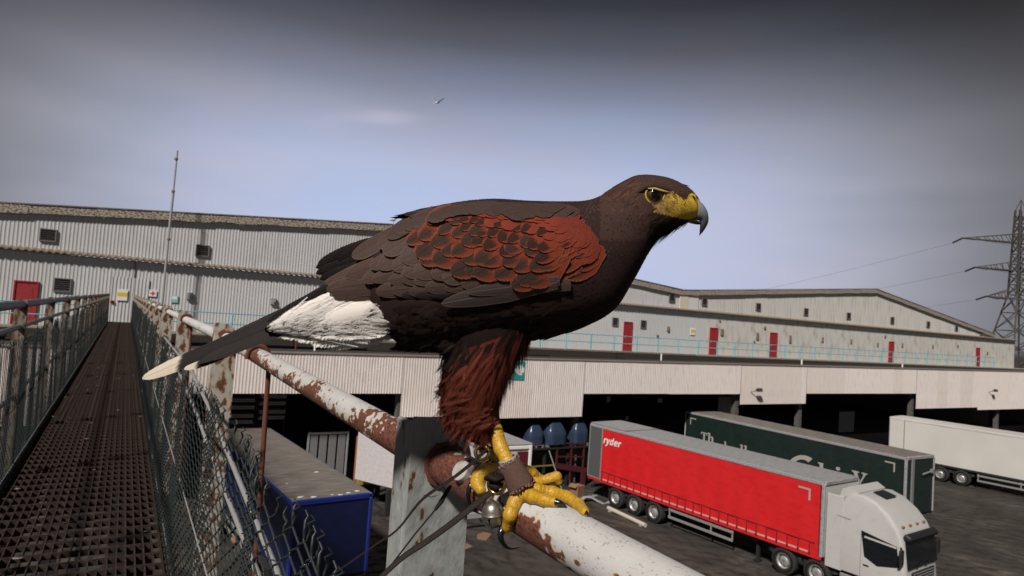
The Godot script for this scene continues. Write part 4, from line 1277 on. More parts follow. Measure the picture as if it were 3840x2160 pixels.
func make_tractor(red: Node3D) -> void:
	var t := base("tractor_unit", "white lorry cab with a roof hatch coupled to the red trailer", "lorry cab")
	t.transform = red.transform * Transform3D(Basis(), Vector3(0, 0, 13.05))
	# side profile of the cab: forward is +z
	var prof := [Vector2(0.62, 0.95), Vector2(0.62, 2.2), Vector2(0.64, 3.35), Vector2(0.72, 3.62), Vector2(0.95, 3.80), Vector2(1.35, 3.84), Vector2(1.8, 3.70), Vector2(2.25, 3.38), Vector2(2.58, 3.0), Vector2(2.72, 2.72), Vector2(2.80, 2.45), Vector2(2.90, 1.75), Vector2(2.95, 1.2), Vector2(2.95, 0.55), Vector2(2.85, 0.42), Vector2(2.5, 0.40), Vector2(2.48, 0.95)]
	var rows := []
	for q in [[-1.25, 0.13], [-1.235, 0.06], [-1.17, 0.015], [-1.05, 0.0], [-0.5, -0.012], [0.0, -0.02], [0.5, -0.012], [1.05, 0.0], [1.17, 0.015], [1.235, 0.06], [1.25, 0.13]]:
		var row := PackedVector3Array()
		for k in prof.size():
			var p: Vector2 = prof[k]
			var taper := 1.0 - 0.07 * clampf((p.y - 2.7) / 1.1, 0, 1)
			var c := (Vector2(1.8, 2.1) - p).normalized()
			p += c * q[1]
			row.append(Vector3(q[0] * taper, p.y, p.x))
		rows.append(row)
	var m := MB.new()
	for r in rows.size() - 1:
		for k in prof.size():
			var k2 := (k + 1) % prof.size()
			var mid: Vector3 = (rows[r][k] + rows[r + 1][k2]) * 0.5 - Vector3(0, 2.1, 1.8)
			m.flat4(rows[r][k], rows[r][k2], rows[r + 1][k2], rows[r + 1][k], Vector3(mid.x * 0.2, mid.y, mid.z))
	for e in [0, rows.size() - 1]:
		var poly := PackedVector2Array()
		for p in rows[e]: poly.append(Vector2(p.z, p.y))
		var idx := Geometry2D.triangulate_polygon(poly)
		for k in range(0, idx.size(), 3): m.flat3(rows[e][idx[k]], rows[e][idx[k + 1]], rows[e][idx[k + 2]], Vector3(-1 if e == 0 else 1, 0, 0))
	m.smooth(38)
	obj("cab_body", m, M.cab_white, t)
	# roof deflector rising behind the roof
	m = MB.new()
	m.prism(PackedVector2Array([Vector2(0.45, 3.55), Vector2(0.55, 3.86), Vector2(0.85, 4.02), Vector2(1.15, 3.86), Vector2(1.05, 3.7)]), 2.0, Transform3D(Basis(Vector3(0, 0, 1), Vector3(0, 1, 0), Vector3(-1, 0, 0)), Vector3(1.0, 0, 0)))
	obj("roof_deflector", m, M.cab_white, t)
	for s in [-1.0, 1.0]:
		m = MB.new()
		m.cbox(Vector3(s * 1.215, 2.28, 0.42), Vector3(0.05, 2.7, 0.62), 0.02)
		obj("side_fairing", m, M.cab_white, t)
		m = MB.new()
		var xf := Transform3D(Basis(Vector3(0, 0, 1), Vector3(0, 1, 0), Vector3(-1, 0, 0)), Vector3(s * 1.255 + 0.008, 0, 0))
		m.prism(PackedVector2Array([Vector2(1.42, 2.62), Vector2(2.62, 2.42), Vector2(2.72, 1.75), Vector2(2.0, 1.55), Vector2(1.55, 1.75)]), 0.02, xf)
		var win := obj("side_window", m, M.glass, t)
		m = MB.new()
		m.bar(Vector3(s * 1.28, 2.44, 1.55), Vector3(s * 1.28, 2.38, 2.62), 0.03, 0.06)
		obj("window_trim", m, M.cab_white, win)
		m = MB.new()
		m.cbox(Vector3(s * 1.252, 1.5, 1.42), Vector3(0.012, 2.0, 0.015), 0.003)
		obj("door_seam", m, M.vent, t)
		m = MB.new()
		m.cbox(Vector3(s * 1.25, 2.9, 0.78), Vector3(0.012, 0.012, 0.5), 0.003)
		obj("panel_seam", m, M.vent, t)
		m = MB.new()
		m.cbox(Vector3(s * 1.42, 2.15, 2.85), Vector3(0.22, 0.5, 0.1), 0.03)
		m.bar(Vector3(s * 1.2, 2.42, 2.72), Vector3(s * 1.42, 2.4, 2.85), 0.05, 0.05)
		obj("mirror", m, M.black, t)
		m = MB.new()
		m.cbox(Vector3(s * 0.95, 0.85, 2.97), Vector3(0.42, 0.22, 0.06), 0.03)
		obj("headlight", m, M.alu, t)
	m = MB.new()
	m.flat4(Vector3(-1.1, 2.66, 2.835), Vector3(1.1, 2.66, 2.835), Vector3(1.14, 1.72, 2.965), Vector3(-1.14, 1.72, 2.965), Vector3(0, 0.2, 1))
	m.flat4(Vector3(-1.1, 2.66, 2.825), Vector3(1.1, 2.66, 2.825), Vector3(1.14, 1.72, 2.955), Vector3(-1.14, 1.72, 2.955), Vector3(0, -0.2, -1))
	var ws := obj("windscreen", m, M.glass, t)
	m = MB.new()
	m.cbox(Vector3(0, 2.74, 2.86), Vector3(2.2, 0.2, 0.26), 0.05, Basis(Vector3.RIGHT, 0.5))
	obj("sun_visor", m, M.black, ws)
	m = MB.new()
	m.cbox(Vector3(0.0, 3.83, 1.6), Vector3(0.78, 0.03, 0.5), 0.01, Basis(Vector3.RIGHT, 0.22))
	obj("roof_hatch", m, M.glass, t)
	m = MB.new()
	m.cbox(Vector3(0, 1.38, 2.965), Vector3(1.7, 0.42, 0.05), 0.02)
	obj("grille", m, M.black, t)
	m = MB.new()
	for k in 4: m.cbox(Vector3(0, 1.24 + k * 0.095, 2.995), Vector3(1.6, 0.03, 0.03), 0.008)
	stuff(obj("grille_bar", m, M.alu_dull, t))
	m = MB.new()
	m.cbox(Vector3(0, 0.62, 2.97), Vector3(0.52, 0.11, 0.02), 0.004)
	obj("number_plate", m, M.yellow, t)
	m = MB.new()
	for s in [-0.55, 0.15]: m.bar(Vector3(s, 1.74, 2.99), Vector3(s + 0.55, 1.86, 2.965), 0.02, 0.03)
	stuff(obj("wiper", m, M.black, t))
	m = MB.new()
	for s in [-0.8, -0.27, 0.27, 0.8]: m.cbox(Vector3(s, 3.02, 2.60), Vector3(0.16, 0.07, 0.08), 0.015)
	stuff(obj("marker_lamp", m, M.orange, t))
	for s in [-1.0, 1.0]:
		m = MB.new()
		m.cbox(Vector3(s * 1.265, 1.45, 1.62), Vector3(0.03, 0.05, 0.2), 0.01)
		obj("door_handle", m, M.black, t)
		m = MB.new()
		for y in [0.45, 0.8]: m.cbox(Vector3(s * 1.22, y, 2.15 if y > 0.6 else 2.2), Vector3(0.14, 0.05, 0.5), 0.015)
		obj("step", m, M.black, t)
	m = MB.new()
	for s in [-0.42, 0.42]: m.box(Vector3(s, 0.85, 0.9), Vector3(0.1, 0.26, 5.6))
	m.box(Vector3(0, 1.05, -0.9), Vector3(0.9, 0.12, 1.1))
	obj("chassis", m, M.chassis, t)
	for z in [-1.55, -0.2, 2.05]:
		for s in [-1.0, 1.0]: wheel(t, Vector3(s * 1.06, 0.52, z), 0.52, 0.36, s)
	for s in [-1.0, 1.0]:
		m = MB.new()
		m.cbox(Vector3(s * 1.15, 0.62, 1.0), Vector3(0.1, 0.5, 0.7), 0.04)
		obj("side_tank", m, M.alu_dull, t)
		m = MB.new()
		var pts := []
		for z in [-1.55, -0.2]:
			for k in 9: pts.append(Vector3(s * 1.06, 0.54 + 0.6 * sin(PI * (0.06 + 0.11 * k)), z - 0.6 * cos(PI * (0.06 + 0.11 * k))))
		m.tube(pts, 0.2, 4, true, 0.06, Vector3(1, 0, 0))
		obj("wheel_arch", m, M.chassis, t)

# ------------------------------------------------------------------ far things
func beam(mb: MB, a: Vector3, b: Vector3, w: float) -> void:
	mb.bar(a, b, w, w)

func make_pylon() -> void:
	var foot := Vector3(178.4, -9.0, -68.9)
	var p := base("pylon", "tall steel lattice pylon with three pairs of arms beyond the warehouse", "pylon", foot)
	p.rotation.y = -0.5
	var half := func(y): return lerpf(6.0, 1.45, clampf(y / 24.0, 0, 1)) if y < 24.0 else lerpf(1.35, 0.7, clampf((y - 24.0) / 20.0, 0, 1))
	for sx in [-1.0, 1.0]:
		for sz in [-1.0, 1.0]:
			var m := MB.new()
			for seg in [[0.0, 24.0], [24.0, 44.0]]:
				beam(m, Vector3(sx * half.call(seg[0]), seg[0], sz * half.call(seg[0])), Vector3(sx * half.call(seg[1]), seg[1], sz * half.call(seg[1])), 0.34)
			obj("leg", m, M.lattice, p)
	var br := MB.new()
	var y := 3.0
	while y < 43.0:
		var st := 4.2 if y < 24 else 2.4
		var a: float = half.call(y)
		var b: float = half.call(y + st)
		for s in [-1.0, 1.0]:
			for f in 2:
				var q := func(u, h, r): return Vector3(u * r, h, s * r) if f == 0 else Vector3(s * r, h, u * r)
				beam(br, q.call(-1.0, y, a), q.call(1.0, y + st, b), 0.14)
				beam(br, q.call(1.0, y, a), q.call(-1.0, y + st, b), 0.14)
				beam(br, q.call(-1.0, y, a), q.call(1.0, y, a), 0.12)
		y += st
	stuff(obj("bracing", br, M.lattice, p))
	for q in [[23.0, 7.6], [29.6, 10.5], [36.2, 13.8]]:
		for s in [-1.0, 1.0]:
			var m := MB.new()
			var r: float = half.call(q[0])
			var tip := Vector3(s * q[1], q[0] + 0.2, 0)
			for z in [-r, r]:
				beam(m, Vector3(s * r, q[0], z), tip, 0.24)
				beam(m, Vector3(s * r, q[0] + 2.1, z * 0.9), tip, 0.18)
			for k in 6:
				var t := k / 6.0
				var lo := Vector3(s * r, q[0], r).lerp(tip, t)
				var hi := Vector3(s * r, q[0] + 2.1, r * 0.9).lerp(tip, t + 0.08)
				beam(m, lo, hi, 0.1)
				beam(m, Vector3(lo.x, lo.y, -lo.z), Vector3(hi.x, hi.y, -hi.z), 0.1)
				beam(m, lo, Vector3(lo.x, lo.y, -lo.z), 0.1)
			obj("arm", m, M.lattice, p)
			for d in [-1.0, 1.0]:
				m = MB.new()
				m.tube([tip, tip + Vector3(0.2, -0.7, d * 3.4)], 0.20, 6)
				obj("insulator", m, M.porcelain, p)
	var top := MB.new()
	for sx in [-1.0, 1.0]:
		for sz in [-1.0, 1.0]: beam(top, Vector3(sx * 0.7, 44, sz * 0.7), Vector3(0, 46.5, 0), 0.16)
	obj("peak", top, M.lattice, p)
	var n := 0
	for q in [[23.2, -7.6], [29.8, -10.5], [36.4, -13.8]]:
		for d in [-1.0, 1.0]:
			var a: Vector3 = p.transform * Vector3(q[1] + 0.2, q[0] - 0.7, d * 3.4)
			var b: Vector3 = Vector3(150 + n * 1.5, -2 + n * 0.5, -330) if d < 0 else Vector3(120.0 - n, 8 + n, 120)
			var m := MB.new()
			var pts := []
			for k in 21:
				var t := k / 20.0
				pts.append(a.lerp(b, t) - Vector3(0, 4.0 * 9.0 * t * (1 - t), 0))
			m.tube(pts, 0.026, 5)
			var o := obj("power_line", m, M.cable)
			tag(o, "sagging power cable from the %s arm of the pylon, %s" % [["lowest", "middle", "topmost"][n], "running away behind the warehouse" if d < 0 else "running toward the yard"], "power line", "power cables strung from the pylon")
		n += 1

func make_far_edge() -> void:
	# what shows past the warehouse's end: a brick hut, a palisade and a dark tree
	var h := base("brick_hut", "low reddish hut past the far end of the warehouse", "hut", Vector3(108, -8, -34))
	var m := MB.new()
	m.box(Vector3(0, 4.6, 0), Vector3(12, 9.2, 8))
	obj("wall", m, M.brick, h)
	m = MB.new()
	m.prism(PackedVector2Array([Vector2(-4.6, 9.2), Vector2(4.6, 9.2), Vector2(0, 11.0)]), 12.6, Transform3D(Basis(Vector3(0, 0, 1), Vector3(0, 1, 0), Vector3(-1, 0, 0)), Vector3(6.3, 0, 0)))
	obj("roof", m, M.brick, h)
	var f := base("palisade_fence", "grey palisade fence past the far end of the warehouse", "fence", Vector3(91, -8, -31))
	for k in 14:
		m = MB.new()
		m.prism(PackedVector2Array([Vector2(-0.06, 0), Vector2(0.06, 0), Vector2(0.06, 8.9), Vector2(0, 9.1), Vector2(-0.06, 8.9)]), 0.03, Transform3D(Basis(), Vector3(k * 0.45, 0, 0)))
		obj("pale", m, M.galv, f)
	m = MB.new()
	for y in [7.2, 8.5]: m.box(Vector3(3, y, -0.03), Vector3(6.4, 0.06, 0.05))
	obj("rail", m, M.galv, f)
	rng.seed = 31
	for q in [[99.0, -33.0, 9.0], [116.0, -40.0, 11.0]]:
		var t := base("tree", "dark bushy tree %s" % ("before the reddish hut" if q[0] < 100 else "behind the reddish hut"), "tree", Vector3(q[0], -8, q[1]))
		m = MB.new()
		m.tube([Vector3.ZERO, Vector3(0.1, q[2] * 0.4, 0), Vector3(0, q[2] * 0.8, 0.1)], [0.3, 0.2, 0.06], 8)
		obj("trunk", m, M.bark, t)
		var lf := MB.new()
		lf.flat3(Vector3(-0.12, 0, 0), Vector3(0.12, 0, 0), Vector3(0, 0.3, 0.05), Vector3.BACK)
		var xs := []
		var cs := []
		var clumps := []
		for k in 26: clumps.append(Vector3(rng.randfn(0, 1.5), q[2] * 0.62 + rng.randfn(0, q[2] * 0.17), rng.randfn(0, 1.5)))
		for k in 2600:
			var c: Vector3 = clumps[k % 26] + Vector3(rng.randfn(), rng.randfn(), rng.randfn()) * 0.55
			xs.append(Transform3D(Basis.from_euler(Vector3(rng.randf() * 6, rng.randf() * 6, rng.randf() * 6)), c))
			var g := rng.randf_range(0.6, 1.2)
			cs.append(Color(0.035 * g, 0.05 * g, 0.02 * g))
		many("crown", lf.mesh(M.leaf), xs, cs, t)

func make_gulls() -> void:
	# one gull in flight, one on the gable
	var d := (cam * Vector3((1641 - 1920) / FS, -(386 - 1080) / FS, -1.0)) * 48.0
	var g := base("flying_gull", "small pale gull flying in the open sky above the hawk's back", "gull", EYE + d)
	g.rotation = Vector3(0.2, 0.5, 0.35)
	var m := MB.new()
	m.tube([Vector3(-0.3, 0, 0), Vector3(-0.2, 0.01, 0), Vector3(-0.05, 0.02, 0), Vector3(0.1, 0.02, 0), Vector3(0.2, 0.04, 0), Vector3(0.27, 0.03, 0)], [0.02, 0.05, 0.075, 0.07, 0.045, 0.012], 10)
	obj("body", m, M.gull, g)
	for s in [-1.0, 1.0]:
		var w := MB.new()
		var rows := []
		for q in [[0.0, 0.08, 0.14], [0.22, 0.12, 0.15], [0.42, 0.10, 0.13], [0.62, 0.0, 0.07], [0.72, -0.06, 0.01]]:
			var y: float = 0.02 + q[0] * 0.75 - q[0] * q[0] * 0.25
			rows.append(PackedVector3Array([Vector3(q[1] + 0.02, y, s * q[0]), Vector3(q[1] - q[2] * 0.5, y + 0.015, s * q[0]), Vector3(q[1] - q[2] * 1.3, y, s * q[0]), Vector3(q[1] - q[2] * 0.5, y - 0.012, s * q[0])]))
		w.grid(rows, true)
		obj("wing", w, M.gull_grey, g)
	m = MB.new()
	m.prism(PackedVector2Array([Vector2(-0.26, -0.03), Vector2(-0.42, -0.07), Vector2(-0.44, 0.0), Vector2(-0.42, 0.07), Vector2(-0.26, 0.03)]), 0.01, Transform3D(Basis(Vector3.RIGHT, PI / 2), Vector3.ZERO))
	obj("tail", m, M.gull, g)
	var r := base("perched_gull", "white gull standing on the warehouse gable behind the hawk's back", "gull", Vector3(12.35, 6.11, WALL + 0.08))
	m = MB.new()
	m.tube([Vector3(-0.3, 0.2, 0), Vector3(-0.12, 0.24, 0), Vector3(0.05, 0.27, 0), Vector3(0.13, 0.36, 0), Vector3(0.17, 0.44, 0), Vector3(0.24, 0.44, 0)], [0.02, 0.085, 0.1, 0.06, 0.055, 0.012], 10)
	obj("body", m, M.gull, r)
	m = MB.new()
	for s in [-1, 1]: m.tube([Vector3(0.02, 0.2, s * 0.04), Vector3(0.02, 0.0, s * 0.04)], 0.01, 5)
	stuff(obj("leg", m, M.yellow, r))

# ------------------------------------------------------------------ the hawk
var foot := Vector3.ZERO      # where the hawk's root stands, in lens axes
var rc := []                  # body rings: middle, half-height vector, half-width
var FT := {}                  # feather materials
var loose := 1.0              # how untidily a row of feathers lies
var FM := {}                  # feather meshes

func lens(px: float, py: float, d: float) -> Vector3:
	return Vector3((px - 1920.0) / FS * d, -(py - 1080.0) / FS * d, -d)

func hp(px: float, py: float, z := 0.0) -> Vector3:
	# a point of the hawk: measured across and down its flank, z millimetres out from its middle plane
	return lens(px, py, PERCH - z * 0.001) - foot

func rail_z(px: float, py: float, r: float) -> float:
	# how far out (mm) a toe of radius r lies when it rests on the pipe
	var u := cam * Vector3((px - 1920.0) / FS, -(py - 1080.0) / FS, -1.0)
	var ax := (rail_at(-1.0) - rail_at(0.0)).normalized()
	var o := EYE - rail_at(0.0)
	o -= ax * o.dot(ax)
	var d := u - ax * u.dot(ax)
	var b := o.dot(d) / d.length_squared()
	var q := b * b - (o.length_squared() - pow(RAIL_R + r * SIZE, 2)) / d.length_squared()
	return (PERCH - (-b - sqrt(maxf(q, 0.0))) / SIZE) * 1000.0

func cat(p: Array, t: float) -> Array:
	# Catmull-Rom through rows of numbers
	var k := clampi(int(t), 0, p.size() - 2)
	var f := t - k
	var out := []
	for c in p[0].size():
		var a: float = p[maxi(k - 1, 0)][c]
		var b: float = p[k][c]
		var d: float = p[k + 1][c]
		var e: float = p[mini(k + 2, p.size() - 1)][c]
		out.append(0.5 * (2.0 * b + (d - a) * f + (2.0 * a - 5.0 * b + 4.0 * d - e) * f * f + (3.0 * b - a - 3.0 * d + e) * f * f * f))
	return out

func loft(st: Array, sub: int, seg: int, z0: float, tint = null, power := 1.0, keep := false) -> MB:
	# rings through stations [top x, top y, bottom x, bottom y, half-width mm]
	var mb := MB.new()
	var rows := []
	var n := (st.size() - 1) * sub
	for r in n + 1:
		var s := cat(st, float(r) / sub)
		var a := hp(s[0], s[1], z0)
		var b := hp(s[2], s[3], z0)
		var c := (a + b) * 0.5
		var up := (a - b) * 0.5
		var hw: float = s[4] * 0.001
		if keep: rc.append([c, up, hw])
		var row := PackedVector3Array()
		for k in seg:
			var g := TAU * k / seg
			var cz := cos(g)
			row.append(c + up * sin(g) + Vector3(0, 0, signf(cz) * pow(absf(cz), power) * hw))
		rows.append(row)
	mb.grid(rows, true)
	mb.cap(rows[0], rows[0][0] - rows[1][0]); mb.cap(rows[-1], rows[-1][0] - rows[-2][0])
	if tint != null:
		for k in mb.v.size(): mb.c[k] = tint.call(mb.v[k])
	return mb

func apparent(p: Vector3) -> Vector2:
	# flank coordinates of a point, the far side mirrored onto the near one
	var q := p + foot
	var d := PERCH - absf(q.z + PERCH)
	return Vector2(1920.0 + q.x / d * FS, 1080.0 - q.y / d * FS)

func skin_z(px: float, py: float) -> float:
	# half-thickness (mm) of the body under a point of the flank
	var p := hp(px, py, 40.0)
	var best := 1e9
	var z := 8.0
	for r in rc:
		var up: Vector3 = r[1]
		var w := Vector2(p.x - r[0].x, p.y - r[0].y)
		var u2 := Vector2(up.x, up.y)
		var along := absf(w.cross(u2) / u2.length())
		if along < best:
			best = along
			var v := w.dot(u2) / u2.length_squared()
			z = r[2] * 1000.0 * sqrt(maxf(0.06, 1.0 - v * v))
	return z * clampf(1.0 - (best - 0.004) * 9.0, 0.35, 1.0)

func feather_image(kind: String, seed_: int) -> Image:
	var W := 80
	var H := 160
	var im := Image.create(W, H, false, Image.FORMAT_RGBA8)
	var nb := noise(seed_, 0.9, 2)
	var ne := noise(seed_ + 1, 0.05, 3)
	var nf := noise(seed_ + 2, 0.35, 2)
	for y in H:
		var v := 1.0 - (y + 0.5) / H       # 1 at the tip
		v = (y + 0.5) / H
		for x in W:
			var u := (x + 0.5) / W * 2.0 - 1.0
			var au := absf(u)
			var barb := v - au * (0.16 if kind in ["flight", "tail", "tip", "grey"] else 0.26)
			var n := nb.get_noise_2d(barb * 110.0, signf(u) * 40.0 + au * 5.0)
			var fr := nf.get_noise_2d(barb * 240.0, signf(u) * 77.0)
			var w := 1.0
			match kind:
				"grey": w = minf(1.0, 0.62 + v * 0.9) * sqrt(maxf(0.0, 1.0 - pow(maxf(0.0, (v - 0.42) / 0.58), 2.0)))
				"flight", "tail", "tip": w = minf(1.0, 0.62 + v * 0.9) * sqrt(maxf(0.0, 1.0 - pow(maxf(0.0, (v - 0.80) / 0.20), 2.2)))
				"white": w = minf(1.0, 0.5 + v * 1.1) * sqrt(maxf(0.0, 1.0 - pow(maxf(0.0, (v - 0.45) / 0.55), 1.7)))
				"wisp": w = minf(1.0, 0.35 + v * 1.4) * sqrt(maxf(0.0, 1.0 - pow(maxf(0.0, (v - 0.3) / 0.7), 1.6)))
				"hair", "down": w = minf(1.0, 0.5 + v * 0.9) * maxf(0.0, 1.0 - pow(maxf(0.0, (v - 0.4) / 0.6), 2.0))
				_: w = minf(1.0, 0.25 + v * 1.9) * sqrt(maxf(0.0, 1.0 - pow(maxf(0.0, (v - 0.56) / 0.44), 2.0)))
			var ragged := {"flight": 0.02, "tail": 0.03, "grey": 0.02, "white": 0.42, "wisp": 0.85, "hair": 1.0, "down": 0.9}.get(kind, 0.16) as float
			var edge := w * 0.97 - au
			var a := 1.0 if edge - absf(fr) * ragged * (0.35 + 0.65 * v) * 1.3 > 0.0 else 0.0
			if kind == "wisp" and v > 0.35 and fr < lerpf(-0.7, 0.02, clampf((v - 0.35) / 0.45, 0, 1)): a = 0.0
			if kind in ["hair", "down"] and fr < lerpf(-0.35, 0.12, clampf(v / 0.6, 0, 1)): a = 0.0
			if kind == "white" and v > 0.6 and fr < lerpf(-0.8, -0.08, (v - 0.6) / 0.4): a = 0.0
			var c := Color(0.9, 0.9, 0.9)
			var rim := smoothstep(0.16, 0.02, edge)
			match kind:
				"contour", "wisp", "hair":
					c = Color(0.82, 0.82, 0.82) * (1.0 + 0.30 * n) * (1.0 + 0.32 * rim)
				"covert":
					var big := 0.06 * (seed_ % 3)
					var dark := smoothstep(0.36 + big, 0.62 + big, v + 0.12 * ne.get_noise_2d(x * 2.0, y * 2.0) - au * 0.05) * smoothstep(0.88 - big, 0.48 - big, au / maxf(w, 0.05) + 0.10 * fr)
					c = Color(0.175, 0.034, 0.017).lerp(Color(0.040, 0.024, 0.018), dark)
					c = c.lerp(Color(0.21, 0.095, 0.058), rim * 0.7) * (1.0 + 0.34 * n)
				"spot":
					var dk := smoothstep(0.58, 0.66, v + 0.12 * ne.get_noise_2d(x * 3.0, y * 3.0)) * smoothstep(0.75, 0.55, au / maxf(w, 0.05) + 0.05 * fr)
					c = Color(0.18, 0.033, 0.017).lerp(Color(0.026, 0.014, 0.011), dk * 0.95)
					c = c.lerp(Color(0.22, 0.066, 0.038), rim * 0.6) * (1.0 + 0.34 * n)
				"rufous":
					c = Color(0.14, 0.025, 0.018).lerp(Color(0.185, 0.034, 0.019), v) * (1.0 + 0.36 * n)
					c = c.lerp(Color(0.22, 0.07, 0.045), rim * 0.5)
				"brown":
					c = Color(0.046, 0.028, 0.023) * (1.0 + 0.50 * n)
					c = c.lerp(Color(0.085, 0.051, 0.040), rim * 0.6)
				"flight":
					c = Color(0.058, 0.035, 0.028) * (1.0 + 0.50 * n)
					c = c.lerp(Color(0.12, 0.074, 0.057), rim * 0.6)
				"grey":
					c = Color(0.050, 0.036, 0.033) * (1.0 + 0.26 * n)
					c = c.lerp(Color(0.12, 0.085, 0.072), rim * 0.7)
				"dark":
					c = Color(0.013, 0.010, 0.010) * (1.0 + 0.35 * n)
					c = c.lerp(Color(0.04, 0.03, 0.028), rim * 0.6)
				"tail", "tip":
					c = Color(0.011, 0.008, 0.0075) * (1.0 + 0.35 * n)
					c = c.lerp(Color(0.035, 0.026, 0.024), rim * 0.6)
					c = c.lerp(Color(0.52, 0.46, 0.37) * (1.0 + 0.14 * n), smoothstep(0.815, 0.835, v + 0.02 * fr + 0.02 * u - (0.10 if kind == "tip" else 0.0)))
				"white", "down":
					c = Color(0.74, 0.71, 0.67) * (1.0 + 0.12 * n)
			if au < 0.035 and kind in ["flight", "grey", "tail", "brown", "covert", "dark"]:
				c = c.lerp(Color(0.20, 0.16, 0.14) if kind == "grey" else Color(0.02, 0.014, 0.012), 0.55)
			c = Color(clampf(c.r, 0, 1), clampf(c.g, 0, 1), clampf(c.b, 0, 1)).linear_to_srgb()
			c.a = a
			im.set_pixel(x, y, c)
	return im

func barb_relief() -> ImageTexture:
	var im := Image.create(128, 256, false, Image.FORMAT_RGB8)
	var nb := noise(299, 0.9, 2)
	for y in 256:
		for x in 128:
			var u := (x + 0.5) / 64.0 - 1.0
			var b := y / 256.0 - absf(u) * 0.2
			var q := 0.5 + 0.45 * nb.get_noise_2d(b * 90.0, signf(u) * 40.0 + absf(u) * 4.0)
			if absf(u) < 0.05: q = 1.0
			im.set_pixel(x, y, Color(q, q, q))
	im.bump_map_to_normal_map(2.5)
	return ImageTexture.create_from_image(im)

func make_feathers() -> void:
	var s := 300
	var relief := barb_relief()
	for kind in ["contour", "wisp", "hair", "covert", "spot", "rufous", "brown", "flight", "grey", "dark", "tail", "tip", "white", "down"]:
		FT[kind] = []
		for k in (3 if kind in ["covert", "spot", "rufous", "flight"] else 2 if kind in ["white", "brown", "wisp", "hair", "tail", "down"] else 1):
			s += 7
			var m := image_mat(feather_image(kind, s), 0.62 if kind in ["brown", "flight", "grey", "dark", "tail"] else 0.8)
			m.metallic_specular = 0.32 if m.roughness < 0.7 else 0.22
			if not kind in ["contour", "wisp", "hair"]:
				m.normal_enabled = true
				m.normal_texture = relief
				m.normal_scale = 0.8
			m.transparency = BaseMaterial3D.TRANSPARENCY_ALPHA_SCISSOR
			m.alpha_scissor_threshold = 0.5
			m.texture_repeat = false
			if kind in ["contour", "wisp", "hair"]: m.vertex_color_use_as_albedo = true
			if kind in ["white", "down"]:
				m.backlight_enabled = true
				m.backlight = Color(0.12, 0.11, 0.10)
			FT[kind].append(m)
	# unit blades: x across, y from quill to tip, domed along z
	for q in [["round", 7, 9, 0.05, 0.012], ["long", 5, 13, 0.08, 0.02], ["small", 3, 4, 0.10, 0.10], ["bent", 5, 13, 0.08, 0.10]]:
		var rows := []
		for r in q[2]:
			var v: float = float(r) / (q[2] - 1)
			var row := PackedVector3Array()
			for k in q[1]:
				var u: float = float(k) / (q[1] - 1) * 2.0 - 1.0
				row.append(Vector3(u * 0.5, v, -u * u * q[3] * 1.0 - v * v * q[4]))
			rows.append(row)
		FM[q[0]] = rows

func feather_mesh(shape: String, m: Material, tint := Color.WHITE) -> ArrayMesh:
	var key := "%s/%d/%s" % [shape, m.get_instance_id(), tint.to_html()]
	if not FM.has(key):
		var mb := MB.new()
		mb.tint = tint
		mb.grid(FM[shape], false, false)
		for k in mb.n.size(): if mb.n[k].z < 0: mb.n[k] = -mb.n[k]
		FM[key] = mb.mesh(m)
	return FM[key]

func feather_at(tip: Vector2, back: Vector2, L: float, W: float, off: float, lift: float, side := 1.0) -> Transform3D:
	# lays a blade on the flank: quill towards back, tip lifted a little
	var b := tip + back * L
	var across := Vector2(-back.y, back.x)
	# the wing thins out towards its leading edge
	off *= clampf((2300.0 - b.x) / 170.0, 0.25, 1.0)
	var zb := skin_z(b.x, b.y) + off - 0.25
	var zt := skin_z(tip.x, tip.y) + off + lift
	var mid := (tip + b) * 0.5
	var z1 := skin_z(mid.x + across.x * W * 0.4, mid.y + across.y * W * 0.4)
	var z2 := skin_z(mid.x - across.x * W * 0.4, mid.y - across.y * W * 0.4)
	var B := hp(b.x, b.y, zb * side)
	var T := hp(tip.x, tip.y, zt * side)
	var y := T - B
	var x := (hp(mid.x - across.x * W * 0.4, mid.y - across.y * W * 0.4, z2 * side) - hp(mid.x + across.x * W * 0.4, mid.y + across.y * W * 0.4, z1 * side)).normalized()
	var n := x.cross(y).normalized()
	if n.z * side < 0: n = -n
	x = y.cross(n).normalized()
	return Transform3D(Basis(x * W * 0.0002375, y, n * W * 0.0002375), B)

func along(p: Array, t: float) -> Vector2:
	# a point a share t of the way along a polyline
	var total := 0.0
	for k in p.size() - 1: total += p[k].distance_to(p[k + 1])
	var left := t * total
	for k in p.size() - 1:
		var d: float = p[k].distance_to(p[k + 1])
		if left <= d or k == p.size() - 2: return p[k].lerp(p[k + 1], clampf(left / d, 0, 1))
		left -= d
	return p[-1]

func plume_row(h: Node3D, called: String, tips: Array, n: int, back0: Vector2, back1: Vector2, L: float, W: float, kinds: Array, off: float, shape: String, lift := 0.12) -> void:
	for k in n:
		var t := float(k) / maxf(n - 1, 1)
		var tip := along(tips, t) + Vector2(rng.randfn(0, W * 0.13), rng.randfn(0, W * 0.11)) * loose
		var back := back0.lerp(back1, t).normalized().rotated(clampf(rng.randfn(0, 0.085), -0.13, 0.13) * loose)
		var kind: String = kinds[rng.randi() % kinds.size()]
		var m: Material = FT[kind][rng.randi() % FT[kind].size()]
		var s := rng.randf_range(0.92, 1.10)
		inst(called, feather_mesh(shape, m), h, feather_at(tip, back, L * s, W * rng.randf_range(0.86, 1.20), off + (k % 2) * 0.16 + rng.randf() * 0.1, lift + rng.randf() * 0.12))

